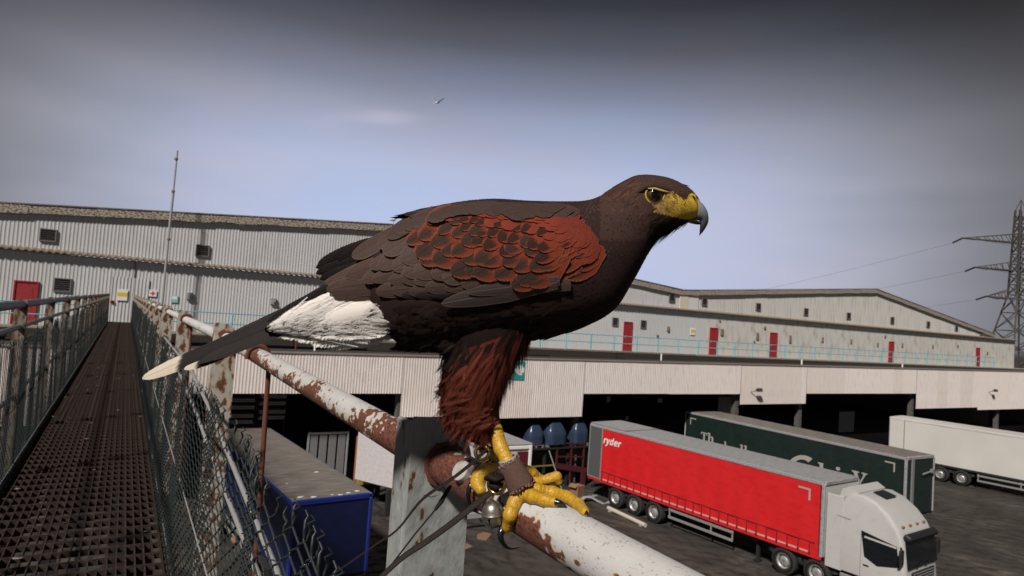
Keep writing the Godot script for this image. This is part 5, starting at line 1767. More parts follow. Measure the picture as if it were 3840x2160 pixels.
class Bones:
	# tapered capsules joined by a smooth minimum and meshed as surface nets
	var list := []
	func add(a: Vector3, b: Vector3, ra: float, rb: float, ridge := 0.0) -> void:
		list.append([a, b, ra, rb, ridge])
	func chain(p: Array, r: Array, ridge := 0.0) -> void:
		for k in p.size() - 1: add(p[k], p[k + 1], r[k], r[k + 1], ridge)
	func build(cell: float, blend: float) -> MB:
		var lo := Vector3.ONE * 1e9
		var hi := -lo
		for q in list:
			for e in [0, 1]:
				lo = lo.min(q[e] - Vector3.ONE * (q[2 + e] + 3.0 * cell)); hi = hi.max(q[e] + Vector3.ONE * (q[2 + e] + 3.0 * cell))
		var nx := int((hi.x - lo.x) / cell) + 2
		var ny := int((hi.y - lo.y) / cell) + 2
		var nz := int((hi.z - lo.z) / cell) + 2
		var f := PackedFloat32Array()
		f.resize(nx * ny * nz)
		f.fill(1.0)
		for q in list:
			var a: Vector3 = q[0]
			var ab: Vector3 = q[1] - a
			var len2 := maxf(ab.length_squared(), 1e-12)
			var rm: float = maxf(q[2], q[3]) + blend + 2.0 * cell
			var p0 := ((a.min(q[1]) - Vector3.ONE * rm - lo) / cell).floor()
			var p1 := ((a.max(q[1]) + Vector3.ONE * rm - lo) / cell).ceil()
			for z in range(maxi(int(p0.z), 0), mini(int(p1.z), nz)):
				for y in range(maxi(int(p0.y), 0), mini(int(p1.y), ny)):
					for x in range(maxi(int(p0.x), 0), mini(int(p1.x), nx)):
						var w := lo + Vector3(x, y, z) * cell - a
						var t := clampf(w.dot(ab) / len2, 0.0, 1.0)
						var r: float = lerpf(q[2], q[3], t)
						if q[4] > 0.0: r += q[4] * pow(absf(sin(t * sqrt(len2) / 0.0034 * PI)), 0.5)
						var d := (w - ab * t).length() - r
						var at := (z * ny + y) * nx + x
						var o := f[at]
						var hh := maxf(blend - absf(o - d), 0.0) / blend
						f[at] = minf(o, d) - hh * hh * blend * 0.25
		var mb := MB.new()
		var id := {}
		var step := [0, 1, nx, nx + 1, nx * ny, nx * ny + 1, nx * ny + nx, nx * ny + nx + 1]
		var edges := [[0, 1], [2, 3], [4, 5], [6, 7], [0, 2], [1, 3], [4, 6], [5, 7], [0, 4], [1, 5], [2, 6], [3, 7]]
		for z in nz - 1:
			for y in ny - 1:
				for x in nx - 1:
					var at := (z * ny + y) * nx + x
					if f[at] > cell * 3.0: continue
					var neg := 0
					for k in 8: if f[at + step[k]] < 0.0: neg += 1
					if neg == 0 or neg == 8: continue
					var sum := Vector3.ZERO
					var cnt := 0
					for e in edges:
						var fa := f[at + step[e[0]]]
						var fb := f[at + step[e[1]]]
						if (fa < 0.0) != (fb < 0.0):
							var t := fa / (fa - fb)
							var ca := Vector3(e[0] & 1, (e[0] >> 1) & 1, e[0] >> 2)
							var cb := Vector3(e[1] & 1, (e[1] >> 1) & 1, e[1] >> 2)
							sum += ca.lerp(cb, t)
							cnt += 1
					var g := Vector3(f[at + 1] + f[at + step[3]] + f[at + step[5]] + f[at + step[7]] - f[at] - f[at + step[2]] - f[at + step[4]] - f[at + step[6]],
						f[at + step[2]] + f[at + step[3]] + f[at + step[6]] + f[at + step[7]] - f[at] - f[at + 1] - f[at + step[4]] - f[at + step[5]],
						f[at + step[4]] + f[at + step[5]] + f[at + step[6]] + f[at + step[7]] - f[at] - f[at + 1] - f[at + step[2]] - f[at + step[3]])
					id[at] = mb.vert(lo + (Vector3(x, y, z) + sum / cnt) * cell, g.normalized())
		for at in id:
			for ax in 3:
				var s1: int = [1, nx, nx * ny][ax]
				var s2: int = [nx, nx * ny, 1][ax]
				var s3: int = [nx * ny, 1, nx][ax]
				if (f[at] < 0.0) != (f[at + s1] < 0.0) and id.has(at - s2) and id.has(at - s3) and id.has(at - s2 - s3):
					mb.tri(id[at], id[at - s2], id[at - s2 - s3]); mb.tri(id[at], id[at - s2 - s3], id[at - s3])
		return mb

func talon(h: Node3D, pts: Array, r0: float) -> void:
	# a curved claw through [x, y, z] points of the flank
	var p := []
	var rad := []
	var n := 12
	for k in n + 1:
		var q := cat(pts, (pts.size() - 1) * float(k) / n * 0.999)
		p.append(hp(q[0], q[1], q[2]))
		rad.append(maxf(r0 * pow(1.0 - float(k) / n, 0.75), 0.0002))
	var mb := MB.new()
	mb.tube(p, rad, 10)
	obj("talon", mb, M.horn, h)

func make_hawk() -> void:
	foot = lens(1961, 1850, PERCH - rail_z(1961, 1850, 0.0) * 0.001)
	var h := base("hawk", "dark brown hawk with rufous shoulders and yellow legs perched on the handrail", "bird")
	h.transform = Transform3D(cam.scaled(Vector3.ONE * SIZE), EYE + cam * foot * SIZE)
	make_feathers()
	var brown := Color(0.030, 0.019, 0.016)
	var body := [[1300, 1030, 1360, 1150, 14], [1350, 965, 1420, 1200, 24], [1430, 885, 1490, 1275, 34], [1525, 815, 1620, 1300, 42], [1660, 770, 1780, 1288, 47], [1830, 747, 1960, 1262, 49], [1990, 754, 2140, 1240, 47], [2110, 756, 2292, 1170, 41], [2200, 752, 2372, 1055, 34], [2265, 728, 2430, 950, 28], [2322, 690, 2470, 892, 25], [2385, 659, 2512, 868, 24], [2450, 658, 2542, 850, 22.5], [2510, 670, 2572, 836, 19.5], [2558, 692, 2592, 826, 15], [2592, 714, 2606, 818, 11], [2606, 738, 2610, 812, 8]]
	var face := PackedVector2Array([Vector2(2440, 764), Vector2(2462, 770), Vector2(2480, 757), Vector2(2488, 740), Vector2(2480, 716), Vector2(2504, 712), Vector2(2529, 721), Vector2(2545, 732), Vector2(2562, 748), Vector2(2574, 747), Vector2(2584, 730), Vector2(2594, 724), Vector2(2640, 745), Vector2(2640, 830), Vector2(2562, 822), Vector2(2520, 812), Vector2(2452, 795), Vector2(2449, 786), Vector2(2464, 780)])
	var pores := noise(210, 0.12, 3)
	var tint := func(p: Vector3) -> Color:
		var a := apparent(p)
		if a.x > 2400 and Geometry2D.is_point_in_polygon(a, face):
			var sp := pores.get_noise_2d(a.x * 6.0, a.y * 6.0)
			var sk := Color(0.30, 0.19, 0.055).lerp(Color(0.60, 0.40, 0.045), clampf((a.x - 2490.0) / 90.0 + sp * 0.5, 0, 1))
			return sk * (1.0 + 0.35 * sp)
		if a.x > 2250 and a.y < 900: return Color(0.050, 0.030, 0.024)
		return brown
	obj("body", loft(body, 16, 96, 0.0, tint, 1.0, true), M.tinted, h)
	make_head(h)
	make_plumage(h)
	make_legs(h)
	make_furniture(h)

func make_head(h: Node3D) -> void:
	# eye
	for s in [1.0, -1.0]:
		var e := MB.new()
		e.ball(hp(2450, 733, 18.2 * s), Vector3.ONE * 0.0086, Basis(), 28)
		var eye := obj("eye", e, M.iris, h)
		var pu := MB.new()
		var c := hp(2450, 733, 18.2 * s)
		var ax := (Vector3(0.06, -0.02, s)).normalized()
		var xf := Basis(Quaternion(Vector3.UP, ax))
		pu.lathe([Vector2(0.0, 0.00872), Vector2(0.002, 0.00849), Vector2(0.0040, 0.00774)], Transform3D(xf, c), 20)
		obj("pupil", pu, M.pupil, eye)
		var ring := MB.new()
		var pts := []
		for k in 25:
			var g := TAU * k / 24
			pts.append(c + xf * Vector3(cos(g) * 0.0081, 0.0053, sin(g) * 0.0078))
		ring.tube(pts, 0.0009, 8, false)
		ring.tint = Color.WHITE
		obj("eye_ring", ring, M.skin, eye)
		# overhanging brow with a pale bony edge
		var br := MB.new()
		br.tint = Color(0.052, 0.032, 0.026)
		br.tube([hp(2388, 724, 20.5 * s), hp(2418, 702, 22.6 * s), hp(2450, 696, 23.4 * s), hp(2485, 707, 22.8 * s), hp(2528, 722, 18.0 * s)], [0.0018, 0.0036, 0.0040, 0.0034, 0.0014], 10)
		obj("brow", br, M.tinted, h)
		var pe := MB.new()
		pe.tint = Color(0.42, 0.34, 0.12)
		pe.tube([hp(2430, 707, 25.8 * s), hp(2455, 707, 26.2 * s), hp(2485, 716, 25.6 * s), hp(2514, 722, 21.8 * s)], [0.0006, 0.0011, 0.0011, 0.0005], 8)
		obj("brow_edge", pe, M.tinted, h)
		# gape and nostril
		var gp := MB.new()
		gp.tint = Color(0.66, 0.36, 0.03)
		gp.tube([hp(2452, 789, 15.5 * s), hp(2480, 794, 15.6 * s), hp(2520, 798, 13.6 * s), hp(2556, 806, 10.2 * s)], [0.0008, 0.0015, 0.0016, 0.0012], 8)
		gp.tint = Color(0.60, 0.30, 0.03)
		gp.tube([hp(2456, 794, 15.0 * s), hp(2490, 801, 14.8 * s), hp(2530, 808, 12.4 * s), hp(2570, 820, 8.5 * s)], [0.0007, 0.0013, 0.0015, 0.0012], 8)
		obj("gape", gp, M.tinted, h)
		var no := MB.new()
		no.ball(hp(2587, 762, 10.4 * s), Vector3(0.0024, 0.0013, 0.0009), Basis(Vector3(0, 0, 1), -0.15), 12)
		obj("nostril", no, M.pupil, h)
	# beak: stations along the culmen
	var st := [[2590, 722, 2546, 800, 10.6], [2604, 736, 2560, 802, 9.8], [2617, 750, 2578, 810, 8.8], [2637, 768, 2594, 824, 7.2], [2651, 792, 2612, 825, 5.8], [2656, 815, 2624, 829, 4.6], [2654, 838, 2625, 846, 3.4], [2642, 861, 2624, 864, 2.3], [2632, 874, 2623, 876, 1.2], [2623, 883, 2621, 883, 0.25]]
	var bt := func(p: Vector3) -> Color:
		var a := apparent(p)
		var cut := (a.x - 2562.0) * 0.58 + (a.y - 798.0) * 0.81    # distance past the cere
		if cut < 0.0: return Color(0.62, 0.42, 0.05)
		var t := clampf((a.y - 770.0) / 90.0 + (a.x - 2630.0) / 90.0, 0, 1)
		return Color(0.26, 0.27, 0.28).lerp(Color(0.016, 0.016, 0.018), t)
	var bk := obj("upper_mandible", loft(st, 6, 32, 0.0, bt), M.beak, h)
	bk.set_meta("label", "grey beak with black hooked tip")
	var lo := [[2535, 802, 2545, 826, 9.0], [2562, 805, 2570, 830, 8.0], [2590, 818, 2594, 838, 6.4], [2612, 826, 2614, 842, 4.4], [2626, 832, 2625, 842, 2.4], [2629, 836, 2628, 840, 1.0]]
	var lt := func(p: Vector3) -> Color:
		var a := apparent(p)
		return Color(0.55, 0.31, 0.03).lerp(Color(0.03, 0.03, 0.034), clampf((a.x - 2560.0) / 45.0, 0, 1))
	obj("lower_mandible", loft(lo, 6, 24, 0.0, lt), M.beak, h)

func scatter(h: Node3D, called: String, n: int, where: Callable, size: Callable, tint: Callable, kind: String, lift: float, both := true) -> void:
	# many small feathers on the body, each lying back along it
	var xs := [[], [], []]
	var cs := [[], [], []]
	var made := 0
	var tries := 0
	while made < n and tries < n * 30:
		tries += 1
		var r := rng.randi_range(1, rc.size() - 2)
		var g := rng.randf() * TAU
		var up: Vector3 = rc[r][1]
		var p: Vector3 = rc[r][0] + up * sin(g) + Vector3(0, 0, cos(g) * rc[r][2])
		var a := apparent(p)
		if not where.call(a, p): continue
		if p.z + foot.z + PERCH < -0.006 and (not both or rng.randf() < 0.45): continue
		var q: Vector3 = rc[r - 1][0] + (rc[r - 1][1] as Vector3) * sin(g) + Vector3(0, 0, cos(g) * rc[r - 1][2])
		var y := (q - p).normalized()
		var nn := (up.normalized() * sin(g) / up.length() + Vector3(0, 0, cos(g) / rc[r][2])).normalized()
		y = (y - nn * y.dot(nn)).normalized().rotated(nn, rng.randfn(0, 0.16))
		y = (y + nn * lift * rng.randf_range(0.4, 1.3)).normalized()
		var x := y.cross(nn).normalized()
		nn = x.cross(y)
		var s: Vector2 = size.call(a) * rng.randf_range(0.8, 1.25)
		var k: int = rng.randi() % FT[kind].size()
		xs[k].append(Transform3D(Basis(x * s.x, y * s.y, nn * s.x), p + nn * 0.0003))
		var t: Color = tint.call(a)
		var f := rng.randf_range(0.55, 1.45)
		cs[k].append(Color(t.r * f, t.g * f, t.b * f))
		made += 1
	for k in 3:
		if xs[k].size(): many(called, feather_mesh("small", FT[kind][k]), xs[k], cs[k], h)

func wing_edge(x: float) -> float:
	# lower edge of the folded wing along the flank
	var p := [Vector2(1200, 1100), Vector2(1480, 1092), Vector2(1700, 1120), Vector2(1850, 1130), Vector2(2086, 1076), Vector2(2252, 1018)]
	for k in p.size() - 1:
		if x <= p[k + 1].x: return lerpf(p[k].y, p[k + 1].y, clampf((x - p[k].x) / (p[k + 1].x - p[k].x), 0, 1))
	return 1018.0

func make_plumage(h: Node3D) -> void:
	rng.seed = 11
	var face := PackedVector2Array([Vector2(2404, 760), Vector2(2402, 722), Vector2(2424, 704), Vector2(2490, 704), Vector2(2529, 721), Vector2(2545, 732), Vector2(2562, 748), Vector2(2574, 747), Vector2(2584, 730), Vector2(2594, 724), Vector2(2640, 745), Vector2(2640, 830), Vector2(2562, 822), Vector2(2520, 812), Vector2(2452, 795), Vector2(2449, 786), Vector2(2464, 780)])
	scatter(h, "head_plumage", 2600, func(a, _p): return a.x > 2230 and a.y < 960 and not Geometry2D.is_point_in_polygon(a, face) and a.distance_to(Vector2(2449, 735)) > 47.0, func(a): return Vector2(0.0024, 0.0075) if a.x > 2380 else Vector2(0.0042, 0.012), func(a): return Color(0.066, 0.034, 0.025) if a.y < 800 else Color(0.046, 0.025, 0.019), "contour", 0.10)
	scatter(h, "breast_plumage", 4200, func(a, p): return a.x > 1560 and not (a.x > 2230 and a.y < 940) and (a.y > wing_edge(a.x) + 25.0 or a.x > 2110 + maxf(0.0, a.y - 830.0) * 0.7 or a.y < 790 or p.z + foot.z + PERCH < 0.0), func(a): return Vector2(0.0065, 0.020), func(a): return Color(0.022, 0.013, 0.011) if a.y > 900 else Color(0.052, 0.031, 0.025), "contour", 0.05)
	scatter(h, "chin_bristles", 160, func(a, _p): return a.x > 2440 and a.x < 2585 and a.y > 822, func(_a): return Vector2(0.004, 0.015), func(_a): return Color(0.022, 0.015, 0.013), "hair", 0.38)
	# forehead bristles that lean over the cere
	for k in 60:
		var t := rng.randf()
		var z := rng.randf_range(-11, 13)
		var a := hp(2530 + 62 * t, 694 + 30 * t + absf(z) * 1.2, z)
		var d := Vector3(0.0072 + 0.003 * rng.randf(), 0.0034 - 0.0085 * t + rng.randfn(0, 0.001), z * 0.00008)
		var m := MB.new()
		m.tint = Color(0.045, 0.028, 0.022) * rng.randf_range(0.5, 1.5)
		m.tube([a, a + d * 0.5 + Vector3(0, 0.0011, 0), a + d + Vector3(0, -0.0014, 0)], [0.0008, 0.0006, 0.0001], 5)
		obj("forehead_bristle", m, M.tinted, h)
	# short dark bristles over the yellow lores
	var lm := MB.new()
	for k in 130:
		var px := rng.randf_range(2462, 2590)
		var py := lerpf(712, 790, pow(rng.randf(), 1.7)) + maxf(0.0, (px - 2530.0) * 0.28)
		if py > 800.0: continue
		var z := skin_z(px, py) + 0.4
		var a := hp(px, py, z)
		lm.tint = Color(0.06, 0.04, 0.025) * rng.randf_range(0.5, 1.6)
		var d := Vector3(0.0026, -0.0012 + rng.randfn(0, 0.0012), 0.0004) * rng.randf_range(0.5, 1.2)
		lm.tube([a, a + d * 0.6, a + d], [0.00016, 0.00012, 0.00004], 4, false)
	stuff(obj("lore_bristles", lm, M.tinted, h))
	# far wing first: only its dark trailing tips show past the back
	for q in [[1184, 1004, 0.32, 330], [1192, 990, 0.36, 320], [1226, 982, 0.36, 330], [1268, 976, 0.42, 300], [1330, 952, 0.46, 260], [1395, 922, 0.46, 240], [1184, 1026, 0.28, 340], [1198, 1046, 0.24, 340], [1216, 1060, 0.20, 340]]:
		var tip := Vector2(q[0], q[1])
		var back := Vector2(1, -q[2]).normalized()
		var b: Vector2 = tip + back * q[3]
		var B := hp(b.x, b.y, -12)
		var T := hp(tip.x, tip.y, -6)
		var y := T - B
		var n := Vector3(0.35, -0.25, 1).normalized()
		var x := y.cross(n).normalized()
		n = x.cross(y).normalized()
		inst("far_wing_feather", feather_mesh("long", FT.dark[0]), h, Transform3D(Basis(x * 0.0155, y, n * 0.0155), B))
	# tail
	var k2 := 0
	for q in [[533, 1418, 1310, 1085, 58, 0], [552, 1414, 1310, 1070, 54, -4], [600, 1396, 1315, 1055, 54, -8], [690, 1384, 1330, 1105, 50, 3], [740, 1362, 1340, 1122, 46, 6], [640, 1380, 1320, 1062, 60, -11], [760, 1346, 1330, 1130, 50, 4]]:
		var T := hp(q[0], q[1], q[5])
		var B := hp(q[2], q[3], q[5] * 0.6)
		var y := T - B
		var n := Vector3(0.12, 0.50, 0.86).normalized()
		var x := y.cross(n).normalized()
		n = x.cross(y).normalized()
		inst("tail_feather", feather_mesh("long", FT.tail[k2 % 2] if k2 in [0, 1] else FT.tip[0] if k2 == 3 else FT.dark[0]), h, Transform3D(Basis(x * q[4] * 0.00026, y, n * q[4] * 0.00026), B))
		k2 += 1
	for q in [[985, 1196, 1330, 1010, 46], [1000, 1180, 1335, 1015, 40], [1040, 1150, 1340, 1020, 40], [1012, 1205, 1330, 1060, 40], [960, 1230, 1320, 1075, 44]]:
		var T := hp(q[0], q[1], 4)
		var B := hp(q[2], q[3], 8)
		var y := T - B
		var n := Vector3(0.3, 0.62, 0.72).normalized()
		var x := y.cross(n).normalized()
		n = x.cross(y).normalized()
		inst("wing_tip_feather", feather_mesh("bent", FT.dark[0]), h, Transform3D(Basis(x * q[4] * 0.00026, y, n * 0.06), B))
	# white tail coverts: a soft mound, then loose feathers on it
	var wl := loft([[1050, 1222, 1056, 1246, 4], [1150, 1172, 1172, 1262, 12], [1270, 1118, 1300, 1262, 20], [1390, 1085, 1440, 1236, 25], [1510, 1070, 1560, 1180, 24]], 8, 32, 2.0)
	wl.tint = Color.WHITE
	obj("tail_covert_down", wl, mat(lin(0.66, 0.62, 0.58), 0.9), h)
	for q in [[990, 1244, 280, 72, 10], [1000, 1228, 260, 66, 14], [1030, 1212, 240, 66, 18], [1068, 1190, 230, 62, 18], [1110, 1168, 220, 60, 18], [1160, 1140, 220, 60, 16], [1050, 1262, 280, 80, 16], [1110, 1276, 270, 84, 18], [1165, 1290, 260, 84, 18], [1225, 1300, 240, 80, 16], [1290, 1290, 220, 80, 16], [1350, 1270, 200, 80, 14], [1110, 1236, 250, 86, 22], [1170, 1258, 240, 84, 24], [1240, 1262, 230, 84, 25], [1315, 1256, 210, 80, 26], [1140, 1200, 240, 80, 24], [1210, 1222, 240, 90, 27], [1290, 1222, 230, 86, 29], [1225, 1165, 240, 80, 25], [1290, 1180, 230, 84, 29], [1350, 1200, 210, 80, 31], [1330, 1140, 220, 70, 27], [1240, 1125, 240, 60, 20]]:
		var tip := Vector2(q[0], q[1])
		var back := Vector2(1, -0.30 + rng.randfn(0, 0.06)).normalized()
		var b: Vector2 = tip + back * q[2]
		var B := hp(b.x, b.y, q[4] - 8)
		var T := hp(tip.x, tip.y, q[4] - 9)
		var y := T - B
		var n := Vector3(0.0, 0.30, 1).normalized()
		var x := y.cross(n).normalized()
		n = x.cross(y).normalized()
		inst("white_covert", feather_mesh("round", FT.white[rng.randi() % 2]), h, Transform3D(Basis(x * q[3] * 0.00026, y, n * q[3] * 0.00026), B))
	var wx := [[], []]
	for k in 2600:
		var t := rng.randf()
		var lo := along([Vector2(992, 1246), Vector2(1050, 1264), Vector2(1110, 1282), Vector2(1165, 1294), Vector2(1230, 1302), Vector2(1310, 1288), Vector2(1390, 1226)], t)
		var hi := along([Vector2(985, 1236), Vector2(1030, 1206), Vector2(1090, 1172), Vector2(1160, 1136), Vector2(1240, 1106), Vector2(1330, 1096), Vector2(1425, 1094)], t)
		var u := rng.randf()
		var tip := lo.lerp(hi, u)
		var back := Vector2(1, -0.28 + rng.randfn(0, 0.16)).normalized()
		var L := rng.randf_range(80, 150)
		var b := tip + back * L
		var z := (7.0 + 19.0 * t) * sqrt(maxf(0.05, 1.0 - pow(u * 2.0 - 1.0, 2.0))) + 2.5 + rng.randf() * 1.5
		var B := hp(b.x, b.y, z)
		var y := hp(tip.x, tip.y, z + rng.randfn(0, 0.8) - 0.4) - B
		var n := Vector3(rng.randfn(0, 0.03), (u - 0.4) * 1.0 + rng.randfn(0, 0.04), 1).normalized()
		var x := y.cross(n).normalized()
		n = x.cross(y).normalized()
		var W := rng.randf_range(0.002, 0.0048)
		wx[k % 2].append(Transform3D(Basis(x * W, y, n * W), B))
	for m in 2:
		many("white_plumes", feather_mesh("small", FT.down[m]), wx[m], null, h)
	rng.seed = 33
	loose = 0.9
	# wing: lower rows first, each row lapping over the one below it
	plume_row(h, "primary_feather", [Vector2(1505, 1104), Vector2(1560, 1112), Vector2(1640, 1112), Vector2(1720, 1106)], 5, Vector2(1, -0.10), Vector2(1, -0.14), 330, 50, ["dark"], 3.6, "long")
	plume_row(h, "secondary_feather", [Vector2(1400, 1088), Vector2(1500, 1084), Vector2(1610, 1076), Vector2(1720, 1080)], 6, Vector2(1, -0.10), Vector2(1, -0.16), 400, 62, ["flight"], 4.6, "long")
	plume_row(h, "secondary_feather", [Vector2(1250, 1104), Vector2(1232, 1088), Vector2(1222, 1066), Vector2(1236, 1046)], 7, Vector2(1, -0.04), Vector2(1, -0.36), 560, 58, ["flight"], 5.2, "long")
	plume_row(h, "tertial_feather", [Vector2(1290, 1036), Vector2(1360, 1046), Vector2(1450, 1050), Vector2(1550, 1052)], 6, Vector2(1, -0.34), Vector2(1, -0.20), 420, 66, ["flight"], 5.7, "long")
	plume_row(h, "tertial_feather", [Vector2(1322, 980), Vector2(1376, 1002), Vector2(1430, 1006), Vector2(1500, 1014), Vector2(1552, 1030), Vector2(1640, 1050), Vector2(1720, 1062)], 9, Vector2(1, -0.52), Vector2(1, -0.26), 340, 76, ["flight"], 6.2, "long")
	plume_row(h, "tertial_feather", [Vector2(1400, 935), Vector2(1450, 945), Vector2(1500, 955)], 3, Vector2(1, -0.58), Vector2(1, -0.5), 300, 76, ["flight"], 6.8, "long")
	for q in [[1752, 1098, 0.13, 350, 56, 6.2], [1656, 1140, 0.185, 440, 80, 6.7]]:
		inst("alula_feather", feather_mesh("long", FT.grey[0]), h, feather_at(Vector2(q[0], q[1]), Vector2(1, -q[2]).normalized(), q[3], q[4], q[5], 1.5))
	plume_row(h, "covert_feather", [Vector2(1503, 918), Vector2(1532, 958), Vector2(1612, 975), Vector2(1662, 1006), Vector2(1740, 1030), Vector2(1812, 1042), Vector2(1900, 1052), Vector2(1980, 1062), Vector2(2050, 1056), Vector2(2112, 1046)], 13, Vector2(1, -0.62), Vector2(1, -0.62), 175, 98, ["covert"], 7.6, "round")
	plume_row(h, "covert_feather", [Vector2(1560, 880), Vector2(1610, 920), Vector2(1660, 945), Vector2(1745, 968), Vector2(1815, 985), Vector2(1900, 1000), Vector2(1985, 1012), Vector2(2060, 1020), Vector2(2128, 1028)], 13, Vector2(1, -0.62), Vector2(1, -0.72), 150, 84, ["covert"], 8.4, "round")
	plume_row(h, "covert_feather", [Vector2(1596, 848), Vector2(1660, 890), Vector2(1740, 915), Vector2(1830, 938), Vector2(1930, 955), Vector2(2030, 966), Vector2(2090, 980), Vector2(2148, 1002)], 13, Vector2(1, -0.6), Vector2(1, -0.8), 130, 74, ["covert", "covert", "spot"], 9.2, "round")
	plume_row(h, "covert_feather", [Vector2(1640, 835), Vector2(1720, 862), Vector2(1810, 885), Vector2(1910, 905), Vector2(2010, 920), Vector2(2090, 942), Vector2(2165, 982)], 15, Vector2(1, -0.58), Vector2(1, -0.9), 110, 64, ["spot", "spot", "covert"], 9.8, "round")
	loose = 0.55
	plume_row(h, "shoulder_feather", [Vector2(1660, 815), Vector2(1760, 832), Vector2(1860, 850), Vector2(1960, 866), Vector2(2040, 888), Vector2(2110, 922), Vector2(2178, 980)], 18, Vector2(1, -0.5), Vector2(1, -1.0), 95, 56, ["rufous", "rufous", "spot"], 10.2, "round", 0.5)
	plume_row(h, "shoulder_feather", [Vector2(1700, 796), Vector2(1800, 806), Vector2(1900, 818), Vector2(2000, 834), Vector2(2060, 862), Vector2(2120, 895), Vector2(2184, 960)], 20, Vector2(1, -0.45), Vector2(1, -1.1), 85, 50, ["rufous"], 10.8, "round", 0.45)
	plume_row(h, "shoulder_feather", [Vector2(1790, 802), Vector2(1880, 810), Vector2(1980, 812), Vector2(2040, 830), Vector2(2105, 862), Vector2(2172, 926)], 20, Vector2(1, -0.4), Vector2(1, -1.0), 80, 46, ["rufous"], 11.3, "round", 0.4)
	plume_row(h, "shoulder_feather", [Vector2(1880, 812), Vector2(1960, 814), Vector2(2020, 822), Vector2(2075, 840), Vector2(2130, 876)], 16, Vector2(1, -0.35), Vector2(1, -0.8), 76, 44, ["rufous"], 10.6, "round", 0.1)
	loose = 0.3
	# scapulars and mantle along the back
	plume_row(h, "scapular_feather", [Vector2(1452, 892), Vector2(1506, 862), Vector2(1560, 836), Vector2(1630, 812)], 7, Vector2(1, -0.55), Vector2(1, -0.26), 130, 66, ["brown"], 6.5, "round", 0.15)
	plume_row(h, "scapular_feather", [Vector2(1600, 818), Vector2(1668, 796), Vector2(1764, 792), Vector2(1850, 786), Vector2(1900, 806), Vector2(1960, 790), Vector2(2030, 786), Vector2(2085, 798)], 17, Vector2(1, -0.34), Vector2(1, -0.06), 92, 66, ["brown"], 13.0, "round", 0.12)
	plume_row(h, "mantle_feather", [Vector2(1670, 786), Vector2(1764, 776), Vector2(1880, 776), Vector2(1990, 780), Vector2(2080, 786)], 13, Vector2(1, -0.22), Vector2(1, 0.05), 90, 56, ["brown"], 12.6, "round", 0.1)
	# dark loose flank feathers below the wing and round the vent
	var xs := [[], []]
	var cs := [[], []]
	for k in 1500:
		var t := rng.randf()
		var tip := along([Vector2(1352, 1188), Vector2(1378, 1236), Vector2(1436, 1262), Vector2(1500, 1310), Vector2(1580, 1330), Vector2(1660, 1345), Vector2(1740, 1335)], t) + Vector2(absf(rng.randfn(0, 50)), -absf(rng.randfn(0, 32 if t > 0.4 else 8)))
		var back := Vector2(1, -0.25 - 0.75 * t).normalized().rotated(rng.randfn(0, 0.2))
		var L := rng.randf_range(80, 170)
		var b := tip + back * L
		var z := rng.randf_range(-14, 24)
		var B := hp(b.x, b.y, z)
		var y := hp(tip.x, tip.y, z + rng.randfn(0, 5)) - B
		var n := Vector3(rng.randfn(0, 0.3), 0.3 + rng.randfn(0, 0.3), 1).normalized()
		var x := y.cross(n).normalized()
		n = x.cross(y).normalized()
		var m := rng.randi() % 2
		var W := rng.randf_range(0.003, 0.007)
		xs[m].append(Transform3D(Basis(x * W, y, n * W), B))
		var g := rng.randf_range(0.5, 1.6)
		cs[m].append(Color(0.017 * g, 0.011 * g, 0.0095 * g))
	for m in 2: many("flank_plumes", feather_mesh("small", FT.hair[m]), xs[m], cs[m], h)

